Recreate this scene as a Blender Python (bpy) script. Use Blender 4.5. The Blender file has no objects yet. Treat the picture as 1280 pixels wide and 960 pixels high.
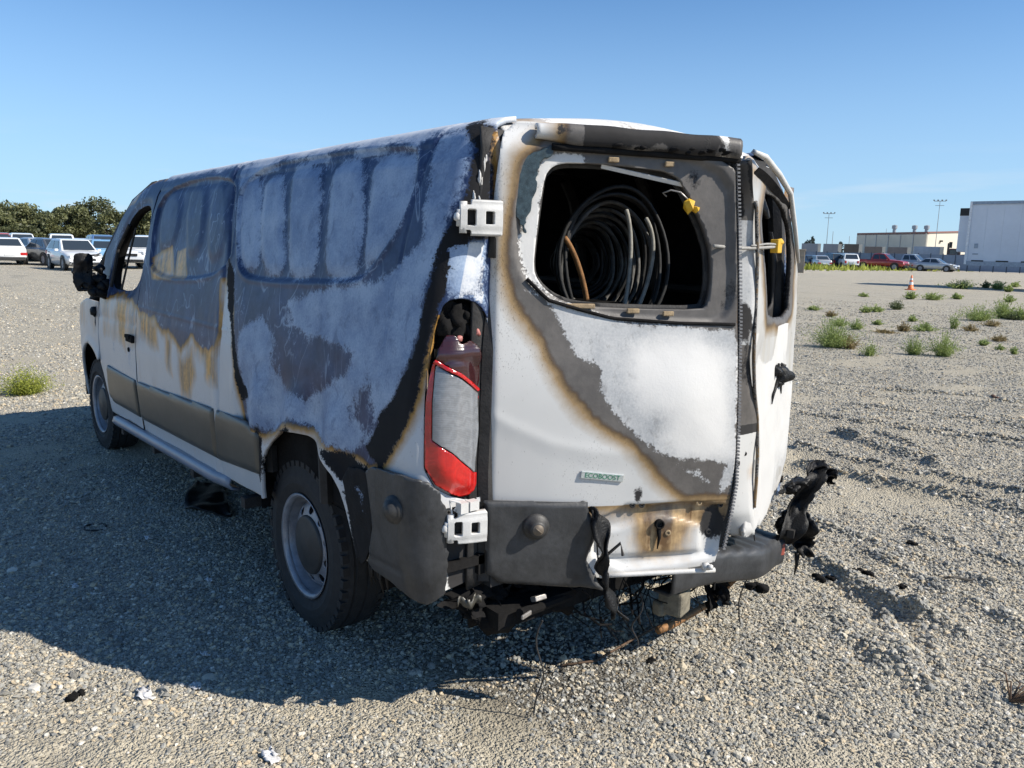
import bpy, math, random
import numpy as np
from mathutils import Vector, Matrix
rng = np.random.default_rng(7)
random.seed(7)
S = bpy.context.scene
COL = S.collection
PI = math.pi

# ------------------------------------------------------------------ camera
CAM = np.array([-3.14516, 2.34364, 1.63678]); YAW, PIT, ROL, FPX = -0.67227, 0.16609, 0.02399, 1022.93
_d = np.array([math.cos(PIT)*math.cos(YAW), math.cos(PIT)*math.sin(YAW), -math.sin(PIT)])
_r = np.array([math.sin(YAW), -math.cos(YAW), 0.0]); _u = np.cross(_r, _d)
_r2 = _r*math.cos(ROL)+_u*math.sin(ROL); _u2 = -_r*math.sin(ROL)+_u*math.cos(ROL)
cd = bpy.data.cameras.new('camera'); cam = bpy.data.objects.new('camera', cd); COL.objects.link(cam)
cd.sensor_width = 36.0; cd.lens = 36.0*FPX/1280.0; cd.clip_start = 0.05; cd.clip_end = 3000
cam.matrix_world = Matrix(((_r2[0], _u2[0], -_d[0], CAM[0]), (_r2[1], _u2[1], -_d[1], CAM[1]), (_r2[2], _u2[2], -_d[2], CAM[2]), (0, 0, 0, 1)))
S.camera = cam

# ------------------------------------------------------------------ world, sun, exposure
SUN_EL, SUN_AZ = math.radians(40.0), math.atan2(-.545, -.84)       # direction TOWARDS the sun, from +X
w = bpy.data.worlds.new('World'); S.world = w; w.use_nodes = True
nt = w.node_tree; nt.nodes.clear()
sky = nt.nodes.new('ShaderNodeTexSky'); sky.sky_type = 'NISHITA'; sky.sun_disc = False
sky.sun_elevation = SUN_EL; sky.sun_rotation = math.radians(90)-SUN_AZ
sky.air_density = 1.0; sky.dust_density = 0.0; sky.ozone_density = 3.0; sky.altitude = 2000
bg = nt.nodes.new('ShaderNodeBackground'); bg.inputs[1].default_value = 0.078
# thin low bands of cloud near the horizon, all the way round
tc = nt.nodes.new('ShaderNodeTexCoord'); mp = nt.nodes.new('ShaderNodeMapping'); mp.inputs['Scale'].default_value = (3, 3, 30)
nz = nt.nodes.new('ShaderNodeTexNoise'); nz.inputs['Scale'].default_value = 1.6; nz.inputs['Detail'].default_value = 5
sp = nt.nodes.new('ShaderNodeSeparateXYZ'); m1 = nt.nodes.new('ShaderNodeMapRange'); m2 = nt.nodes.new('ShaderNodeMapRange')
m1.inputs[1].default_value = .56; m1.inputs[2].default_value = .75; m1.inputs[3].default_value = 0; m1.inputs[4].default_value = .6
m2.inputs[1].default_value = .12; m2.inputs[2].default_value = .03; m2.inputs[3].default_value = 0; m2.inputs[4].default_value = 1
mu = nt.nodes.new('ShaderNodeMath'); mu.operation = 'MULTIPLY'
mx = nt.nodes.new('ShaderNodeMix'); mx.data_type = 'RGBA'; mx.inputs[7].default_value = (6.6, 7.3, 8.0, 1)
ou = nt.nodes.new('ShaderNodeOutputWorld'); L = nt.links.new
L(tc.outputs['Generated'], mp.inputs[0]); L(mp.outputs[0], nz.inputs[0]); L(nz.outputs[0], m1.inputs[0])
L(tc.outputs['Generated'], sp.inputs[0]); L(sp.outputs[2], m2.inputs[0]); L(m1.outputs[0], mu.inputs[0]); L(m2.outputs[0], mu.inputs[1])
tn = nt.nodes.new('ShaderNodeMix'); tn.data_type = 'RGBA'; tn.blend_type = 'MULTIPLY'; tn.inputs[0].default_value = 1; tn.inputs[7].default_value = (.90, 1.24, 1.42, 1)
m3 = nt.nodes.new('ShaderNodeMapRange'); m3.interpolation_type = 'SMOOTHSTEP'; m3.inputs[1].default_value = .34; m3.inputs[2].default_value = -.03; m3.inputs[3].default_value = 0; m3.inputs[4].default_value = .80
hz = nt.nodes.new('ShaderNodeMix'); hz.data_type = 'RGBA'; hz.inputs[7].default_value = (4.0, 5.75, 7.6, 1)      # pale air low over the horizon, the same all the way round
L(sp.outputs[2], m3.inputs[0]); L(m3.outputs[0], hz.inputs[0]); L(sky.outputs[0], tn.inputs[6]); L(tn.outputs[2], hz.inputs[6])
L(mu.outputs[0], mx.inputs[0]); L(hz.outputs[2], mx.inputs[6]); L(mx.outputs[2], bg.inputs[0]); L(bg.outputs[0], ou.inputs[0])
sl = bpy.data.lights.new('sun', 'SUN'); sl.energy = 4.6; sl.angle = math.radians(.53); sl.color = (1.0, .935, .83)
so = bpy.data.objects.new('sun', sl); COL.objects.link(so)
sdir = Vector((math.cos(SUN_EL)*math.cos(SUN_AZ), math.cos(SUN_EL)*math.sin(SUN_AZ), math.sin(SUN_EL)))
so.rotation_euler = sdir.to_track_quat('Z', 'Y').to_euler(); so.location = sdir*60
S.view_settings.view_transform = 'Standard'; S.view_settings.look = 'None'; S.view_settings.exposure = 0.57; S.view_settings.gamma = 1.0
S.render.engine = 'CYCLES'

# ------------------------------------------------------------------ helpers
def ray(px, py): return _d+_r2*(px-640)/FPX-_u2*(py-480)/FPX
def ground(px, py, z=0.0):
    v = ray(px, py); t = (z-CAM[2])/v[2]; return CAM+v*t
def polar(px, dist, z=0.0):
    v = ray(px, 318.0)[:2]; v = v/np.linalg.norm(v); return (CAM[0]+v[0]*dist, CAM[1]+v[1]*dist, z)
def azim(px):
    v = ray(px, 318.0); return math.atan2(v[1], v[0])
def frac(x): return x-np.floor(x)
def hsh(i, j, k, s): return frac(np.sin(i*127.1+j*311.7+k*74.7+s*53.3)*43758.5453)
def vnoise(x, y, z=0.0, s=0):
    x, y, z = np.broadcast_arrays(np.asarray(x, float), np.asarray(y, float), np.asarray(z, float))
    i, j, k = np.floor(x), np.floor(y), np.floor(z); a, b, c = x-i, y-j, z-k
    a, b, c = a*a*(3-2*a), b*b*(3-2*b), c*c*(3-2*c)
    def h(p, q, r): return hsh(i+p, j+q, k+r, s)
    def lp(p, q, t): return p+(q-p)*t
    return lp(lp(lp(h(0,0,0), h(1,0,0), a), lp(h(0,1,0), h(1,1,0), a), b), lp(lp(h(0,0,1), h(1,0,1), a), lp(h(0,1,1), h(1,1,1), a), b), c)-.5
def fbm(x, y, z=0.0, s=0, o=4):
    t = 0.0; a = 1.0
    for q in range(o): t = t+a*vnoise(np.asarray(x)*2**q, np.asarray(y)*2**q, np.asarray(z)*2**q, s+q); a *= .5
    return t
def smooth(a, b, x):
    t = np.clip((np.asarray(x, float)-a)/(b-a), 0, 1); return t*t*(3-2*t)
def chaikin(P, n=2):
    P = np.array(P, float)
    for _ in range(n):
        Q = np.roll(P, -1, 0); P = np.stack([.75*P+.25*Q, .25*P+.75*Q], 1).reshape(-1, 2)
    return P
def sdf(P, x, y):
    """signed distance to a polygon, positive inside"""
    P = np.array(P, float); x = np.asarray(x, float); y = np.asarray(y, float)
    d = np.full(x.shape, 1e9); ins = np.zeros(x.shape, bool)
    for (ax, ay), (bx, by) in zip(P, np.roll(P, -1, 0)):
        ex, ey = bx-ax, by-ay; L2 = ex*ex+ey*ey+1e-12
        t = np.clip(((x-ax)*ex+(y-ay)*ey)/L2, 0, 1); d = np.minimum(d, np.hypot(x-ax-t*ex, y-ay-t*ey))
        if ay != by:
            c = ((ay > y) != (by > y)) & (x < (bx-ax)*(y-ay)/(by-ay)+ax); ins ^= c
    return np.where(ins, d, -d)

def tag(o, label=None, cat=None, group=None, kind=None):
    if label: o['label'] = label
    if cat: o['category'] = cat
    if group: o['group'] = group
    if kind: o['kind'] = kind
    return o
def empty(name, loc=(0, 0, 0), rz=0.0, label=None, cat=None, group=None):
    o = bpy.data.objects.new(name, None); COL.objects.link(o); o.location = loc; o.rotation_euler = (0, 0, rz); o.empty_display_size = .3
    return tag(o, label, cat, group)
def mesh_obj(name, V, F, mat, parent=None, smooth_=False, mi=None, attrs=None):
    me = bpy.data.meshes.new(name); me.from_pydata([tuple(map(float, v)) for v in V], [], [tuple(map(int, q)) for q in F])
    for m in (mat if isinstance(mat, (list, tuple)) else [mat]): me.materials.append(m)
    if mi is not None: me.polygons.foreach_set('material_index', np.array(mi, dtype=np.int32))
    if smooth_: me.polygons.foreach_set('use_smooth', np.ones(len(me.polygons), bool))
    for k, a in (attrs or {}).items():
        at = me.attributes.new(k, 'FLOAT', 'POINT'); at.data.foreach_set('value', np.asarray(a, dtype=np.float32))
    me.update()
    o = bpy.data.objects.new(name, me); COL.objects.link(o)
    if parent: o.parent = parent
    return o
def solid(o, th, off=-1, mo=0, mr=0):
    m = o.modifiers.new('solid', 'SOLIDIFY'); m.thickness = th; m.offset = off; m.material_offset = mo; m.material_offset_rim = mr; return o
def bevel(o, wd, seg=2):
    m = o.modifiers.new('bevel', 'BEVEL'); m.width = wd; m.segments = seg; m.limit_method = 'ANGLE'; m.angle_limit = math.radians(35); return o

class MB:
    def __init__(s): s.V = []; s.F = []; s.M = []
    def add(s, V, F, m=0):
        b = len(s.V); s.V += [tuple(map(float, v)) for v in V]; s.F += [tuple(int(i)+b for i in f) for f in F]; s.M += [m]*len(F)
    def box(s, c, sz, R=None, m=0, tp=1.0):
        a, b, h = sz[0]/2, sz[1]/2, sz[2]/2
        P = [Vector((x*a*(tp if z > 0 else 1), y*b*(tp if z > 0 else 1), z*h)) for z in (-1, 1) for x, y in ((-1, -1), (1, -1), (1, 1), (-1, 1))]
        if R is not None: P = [R @ p for p in P]
        s.add([p+Vector(c) for p in P], [(3, 2, 1, 0), (4, 5, 6, 7), (0, 1, 5, 4), (1, 2, 6, 5), (2, 3, 7, 6), (3, 0, 4, 7)], m)
    def tube(s, pts, r, n=8, m=0, cap=True, closed=False):
        P = [Vector(p) for p in pts]; k = len(P); rr = r if hasattr(r, '__len__') else [r]*k
        V = []; up = None
        for i, p in enumerate(P):
            t = (P[(i+1) % k]-P[i-1]) if closed else (P[min(i+1, k-1)]-P[max(i-1, 0)])
            t = t.normalized() if t.length > 1e-9 else Vector((0, 0, 1))
            if up is None: up = t.orthogonal().normalized()
            up = (up-t*up.dot(t)); up = up.normalized() if up.length > 1e-6 else t.orthogonal().normalized()
            sd = t.cross(up)
            for j in range(n):
                a = 2*PI*j/n; V.append(p+(up*math.cos(a)+sd*math.sin(a))*rr[i])
        F = []
        for i in range(k if closed else k-1):
            for j in range(n):
                a, b = i*n+j, i*n+(j+1) % n; c, e = ((i+1) % k)*n+(j+1) % n, ((i+1) % k)*n+j
                F.append((a, b, c, e))
        if cap and not closed: F += [tuple(range(n))[::-1], tuple((k-1)*n+j for j in range(n))]
        s.add(V, F, m)
    def lathe(s, prof, fr, n=32, m=0, closed=False):
        """prof: (along axis, radius); fr: (origin, axis)"""
        o, ax = Vector(fr[0]), Vector(fr[1]).normalized(); e1 = ax.orthogonal().normalized(); e2 = ax.cross(e1)
        V = [o+ax*h+(e1*math.cos(2*PI*j/n)+e2*math.sin(2*PI*j/n))*r for h, r in prof for j in range(n)]
        k = len(prof); F = []
        for i in range(k if closed else k-1):
            for j in range(n):
                F.append((i*n+j, i*n+(j+1) % n, ((i+1) % k)*n+(j+1) % n, ((i+1) % k)*n+j))
        s.add(V, F, m)
    def sheet(s, f, nu, nv, m=0):
        V = [f(i/nu, j/nv) for i in range(nu+1) for j in range(nv+1)]
        F = [(i*(nv+1)+j, (i+1)*(nv+1)+j, (i+1)*(nv+1)+j+1, i*(nv+1)+j+1) for i in range(nu) for j in range(nv)]
        s.add(V, F, m)
    def lump(s, c, r, seed=0, amp=.35, m=0, sub=2):
        import bmesh
        bm = bmesh.new(); bmesh.ops.create_icosphere(bm, subdivisions=sub, radius=1.0); P = np.array([v.co[:] for v in bm.verts])
        F = [tuple(v.index for v in f.verts) for f in bm.faces]; bm.free()
        k = 1+amp*2*fbm(P[:, 0]*1.3+seed*3.1, P[:, 1]*1.3, P[:, 2]*1.3, seed, 3)
        s.add(P*k[:, None]*np.array(r)+np.array(c), F, m)
    def build(s, name, mat, parent=None, sm=False):
        return mesh_obj(name, s.V, s.F, mat, parent, sm, s.M if isinstance(mat, (list, tuple)) else None)

def grid(name, fmap, keep, u0, u1, v0, v1, h, mat, parent, disp=None, attrs=None, flip=False, hv=None):
    """a surface over (u, v) trimmed to keep(u, v) > 0, its edge pulled onto the outline"""
    hv = hv or h
    nu, nv = max(2, int(round((u1-u0)/h))), max(2, int(round((v1-v0)/hv)))
    U, Vv = np.meshgrid(np.linspace(u0, u1, nu+1), np.linspace(v0, v1, nv+1), indexing='ij')
    K = keep(U, Vv)
    K = np.where(np.abs(K) < 1e-7, 1e-7, K); P2 = np.stack([U, Vv], -1).reshape(-1, 2); Kf = K.ravel()
    idx = np.arange((nu+1)*(nv+1)).reshape(nu+1, nv+1); pos = K > 0
    cnt = pos[:-1, :-1].astype(int)+pos[1:, :-1]+pos[1:, 1:]+pos[:-1, 1:]
    I, J = np.nonzero(cnt == 4); faces = np.stack([idx[I, J], idx[I+1, J], idx[I+1, J+1], idx[I, J+1]], -1).tolist()
    I, J = np.nonzero((cnt > 0) & (cnt < 4)); cuts = {}; ea, eb = [], []
    cells = np.stack([idx[I, J], idx[I+1, J], idx[I+1, J+1], idx[I, J+1]], -1).tolist(); base = len(Kf)
    for c in cells:
        poly = []
        for q in range(4):
            p, r = c[q], c[(q+1) % 4]
            if Kf[p] > 0: poly.append(p)
            if (Kf[p] > 0) != (Kf[r] > 0):
                k = (min(p, r), max(p, r))
                if k not in cuts: cuts[k] = base+len(ea); ea.append(k[0]); eb.append(k[1])
                poly.append(cuts[k])
        if len(poly) >= 3: faces.append(poly)
    if ea:
        ea, eb = np.array(ea), np.array(eb); A0, B0 = P2[ea].copy(), P2[eb].copy(); ka = Kf[ea].copy(); lo, hi = np.zeros(len(ea)), np.ones(len(ea))
        for _ in range(9):
            t = (lo+hi)/2; Q = A0+(B0-A0)*t[:, None]; kq = keep(Q[:, 0], Q[:, 1]); same = (kq > 0) == (ka > 0); lo = np.where(same, t, lo); hi = np.where(same, hi, t)
        P2 = np.vstack([P2, A0+(B0-A0)*((lo+hi)/2)[:, None]])
    used = np.unique(np.concatenate([np.array(f) for f in faces])) if faces else np.array([], int); mp_ = np.full(len(P2), -1); mp_[used] = np.arange(len(used))
    u_, v_ = P2[used, 0], P2[used, 1]; O = disp(u_, v_) if disp is not None else np.zeros_like(u_); P = fmap(u_, v_, O)
    faces = [[int(mp_[i]) for i in (f[::-1] if flip else f)] for f in faces]
    A = {k: np.clip(v+0*u_, -.5, .5) for k, v in (attrs(u_, v_) if attrs else {}).items()}
    return mesh_obj(name, P.reshape(-1, 3), faces, mat, parent, True, None, A)

# ------------------------------------------------------------------ materials
def newmat(name):
    m = bpy.data.materials.new(name); m.use_nodes = True; n = m.node_tree; b = n.nodes['Principled BSDF']; return m, n, b
def N(n, t, **k):
    x = n.nodes.new(t)
    for a, v in k.items():
        if a.startswith('i_'): x.inputs[a[2:].replace('_', ' ')].default_value = v
        else: setattr(x, a, v)
    return x
def noise(n, scale, detail=4, rough=.55, co=None, dist=0.0):
    x = N(n, 'ShaderNodeTexNoise'); x.inputs['Scale'].default_value = scale; x.inputs['Detail'].default_value = detail; x.inputs['Roughness'].default_value = rough; x.inputs['Distortion'].default_value = dist
    if co is not None: n.links.new(co, x.inputs['Vector'])
    return x.outputs[0]
def objco(n, scale=None):
    t = N(n, 'ShaderNodeTexCoord').outputs['Object']
    if scale:
        mp_ = N(n, 'ShaderNodeMapping'); mp_.inputs['Scale'].default_value = scale; n.links.new(t, mp_.inputs[0]); return mp_.outputs[0]
    return t
def math_(n, op, a, b=None, c=None):
    x = N(n, 'ShaderNodeMath', operation=op)
    for i, q in enumerate((a, b, c)):
        if q is None: continue
        if isinstance(q, (int, float)): x.inputs[i].default_value = q
        else: n.links.new(q, x.inputs[i])
    return x.outputs[0]
def mrange(n, v, a, b, c=0.0, d=1.0, sm=False):
    x = N(n, 'ShaderNodeMapRange'); x.interpolation_type = 'SMOOTHSTEP' if sm else 'LINEAR'
    n.links.new(v, x.inputs[0]); x.inputs[1].default_value = a; x.inputs[2].default_value = b; x.inputs[3].default_value = c; x.inputs[4].default_value = d
    return x.outputs[0]
def mix(n, f, a, b):
    x = N(n, 'ShaderNodeMix', data_type='RGBA')
    for i, q in ((0, f), (6, a), (7, b)):
        if isinstance(q, (int, float)): x.inputs[i].default_value = q
        elif isinstance(q, tuple): x.inputs[i].default_value = q if len(q) == 4 else q+(1,)
        else: n.links.new(q, x.inputs[i])
    return x.outputs[2]
def ramp(n, f, stops, interp='LINEAR'):
    x = N(n, 'ShaderNodeValToRGB'); x.color_ramp.interpolation = interp; e = x.color_ramp.elements
    while len(e) > 1: e.remove(e[-1])
    e[0].position = stops[0][0]; e[0].color = tuple(stops[0][1])+(1,)
    for p, c in stops[1:]:
        q = e.new(p); q.color = tuple(c)+(1,)
    n.links.new(f, x.inputs[0]); return x.outputs[0]
def bump(n, b, h, st=.3, dist=.01):
    x = N(n, 'ShaderNodeBump'); x.inputs['Strength'].default_value = st; x.inputs['Distance'].default_value = dist
    n.links.new(h, x.inputs['Height']); n.links.new(x.outputs[0], b.inputs['Normal'])
def plain(name, col, rough=.6, metal=0.0, var=.25, scale=12.0, bmp=.15, spec=None, coat=0.0):
    m, n, b = newmat(name); c = objco(n); f = noise(n, scale, 5, .6, c); f2 = noise(n, scale*7, 3, .6, c)
    lo = tuple(x*(1-var) for x in col); hi = tuple(min(1, x*(1+var)) for x in col)
    n.links.new(mix(n, mrange(n, math_(n, 'ADD', f, math_(n, 'MULTIPLY', f2, .4)), .45, .95), lo, hi), b.inputs['Base Color'])
    b.inputs['Roughness'].default_value = rough; b.inputs['Metallic'].default_value = metal
    if coat: b.inputs['Coat Weight'].default_value = coat; b.inputs['Coat Roughness'].default_value = .08
    if spec is not None: b.inputs['Specular IOR Level'].default_value = spec
    if bmp: bump(n, b, f2, bmp, .004)
    return m
def burnt(name, white=(.60, .595, .58), tan=(.52, .36, .19), brown=(.12, .065, .03), metal=((.09, .083, .078), (.14, .128, .118)), ash=((.37, .38, .39), (.53, .53, .525)),
          char=(.016, .015, .015), wide=.06, brightash=(.66, .645, .62), rag=.05, rmetal=.5, streak=False, soft_ash=.005, tide=0.0, spec=.4):
    m, n, b = newmat(name); co = objco(n); b.inputs['Specular IOR Level'].default_value = spec
    A = lambda k: N(n, 'ShaderNodeAttribute', attribute_name=k).outputs['Fac']
    n1 = noise(n, 5, 5, .6, co); n2 = noise(n, 38, 5, .65, co); n3 = noise(n, 130, 3, .6, co); n4 = noise(n, 2.2, 4, .6, co, .6)
    c1 = math_(n, 'SUBTRACT', n1, .5); c2 = math_(n, 'SUBTRACT', n2, .5); c3 = math_(n, 'SUBTRACT', n3, .5)
    jit = math_(n, 'ADD', math_(n, 'MULTIPLY', c1, rag*.9), math_(n, 'ADD', math_(n, 'MULTIPLY', c2, rag*.8), math_(n, 'MULTIPLY', c3, rag*.6)))
    soft = math_(n, 'ADD', math_(n, 'MULTIPLY', c1, .055), math_(n, 'ADD', math_(n, 'MULTIPLY', c2, .016), math_(n, 'MULTIPLY', c3, .006)))
    # sound paint: faint road dirt, chips and heat blisters
    spk = math_(n, 'MAXIMUM', mrange(n, noise(n, 90, 4, .7, objco(n, (1, 1, .35))), .66, .70), mrange(n, math_(n, 'MULTIPLY', noise(n, 240, 2, .6, objco(n, (1, 1, .5))), math_(n, 'ADD', .6, n4)), .74, .80))
    wht = mix(n, mrange(n, n4, .35, .7), tuple(x*.9 for x in white), white)
    wht = mix(n, math_(n, 'MULTIPLY', spk, .55), wht, (.2, .19, .18))
    if streak:
        st = mrange(n, noise(n, 26, 4, .6, objco(n, (1, 1, .06))), .47, .66)
        wht = mix(n, math_(n, 'MULTIPLY', st, .5), wht, (.36, .33, .27))
    met = mix(n, mrange(n, math_(n, 'ADD', n1, math_(n, 'MULTIPLY', c2, .5)), .35, .68), metal[0], metal[1])
    bf = mrange(n, math_(n, 'ADD', A('burn'), soft), -wide, wide*.25)
    if tide:
        tn_ = noise(n, 3.2, 3, .5, objco(n, (1, 1, .55)), 1.2)
        tl_ = math_(n, 'ABSOLUTE', math_(n, 'SUBTRACT', math_(n, 'FRACT', math_(n, 'MULTIPLY', tn_, 7.0)), .5))
        met = mix(n, math_(n, 'MULTIPLY', mrange(n, tl_, .07, .0), mrange(n, n1, .35, .6, 0, tide)), met, ash[1])
    fr = ramp(n, bf, [(0, (1, 1, 1)), (.35, tuple((x+1)/2 for x in tan)), (.62, tan), (.8, tuple((a+c)/2.6 for a, c in zip(tan, brown))), (.93, brown), (1, brown)])
    mul = N(n, 'ShaderNodeMix', data_type='RGBA', blend_type='MULTIPLY'); mul.inputs[0].default_value = 1
    n.links.new(wht, mul.inputs[6]); n.links.new(fr, mul.inputs[7])
    base = mul.outputs[2]
    tf = mrange(n, math_(n, 'ADD', A('tan'), math_(n, 'MULTIPLY', soft, 1.8)), -.025, .05)
    strk = noise(n, 20, 4, .6, objco(n, (1, 1, .12)))
    base = mix(n, math_(n, 'MULTIPLY', tf, mrange(n, strk, .3, .6, .75, 1.0)), base, mix(n, mrange(n, math_(n, 'ADD', math_(n, 'MULTIPLY', strk, .7), math_(n, 'MULTIPLY', n2, .3)), .40, .60), brown, tan))
    mm = mrange(n, math_(n, 'ADD', A('burn'), soft), -wide*.02, wide*.3, 0, 1, True)
    base = mix(n, mm, base, met)
    af = mrange(n, math_(n, 'ADD', A('ash'), jit), -soft_ash, soft_ash, 0, 1, True)
    ashc = mix(n, mrange(n, math_(n, 'ADD', n1, math_(n, 'MULTIPLY', c3, .4)), .36, .66), ash[0], ash[1])
    ashc = mix(n, mrange(n, noise(n, 75, 4, .75, objco(n, (1, 1, .5))), .60, .66, 0, .28), ashc, met)
    ashc = mix(n, mrange(n, noise(n, 13, 5, .7, co, .8), .54, .68, 0, .40), ashc, met)
    ashc = mix(n, mrange(n, math_(n, 'ADD', A('bright'), math_(n, 'MULTIPLY', jit, 1.2)), -.05, .06, 0, 1, True), ashc, brightash)
    base = mix(n, af, base, ashc)
    cf = mrange(n, math_(n, 'ADD', A('char'), math_(n, 'MULTIPLY', jit, .8)), -.004, .006)
    base = mix(n, cf, base, mix(n, n2, char, tuple(x*2 for x in char)))
    n.links.new(base, b.inputs['Base Color'])
    rg = math_(n, 'ADD', .34, math_(n, 'MULTIPLY', mm, rmetal-.34)); rg = math_(n, 'MAXIMUM', rg, math_(n, 'MULTIPLY', af, rmetal+.12)); rg = math_(n, 'MAXIMUM', rg, math_(n, 'MULTIPLY', cf, .85))
    n.links.new(rg, b.inputs['Roughness'])
    hh = math_(n, 'ADD', math_(n, 'MULTIPLY', af, .9), math_(n, 'ADD', math_(n, 'MULTIPLY', n2, math_(n, 'ADD', .12, math_(n, 'MULTIPLY', mm, .5))), math_(n, 'MULTIPLY', n3, math_(n, 'MULTIPLY', mm, .3))))
    bump(n, b, hh, .3, .003)
    return m
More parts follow.
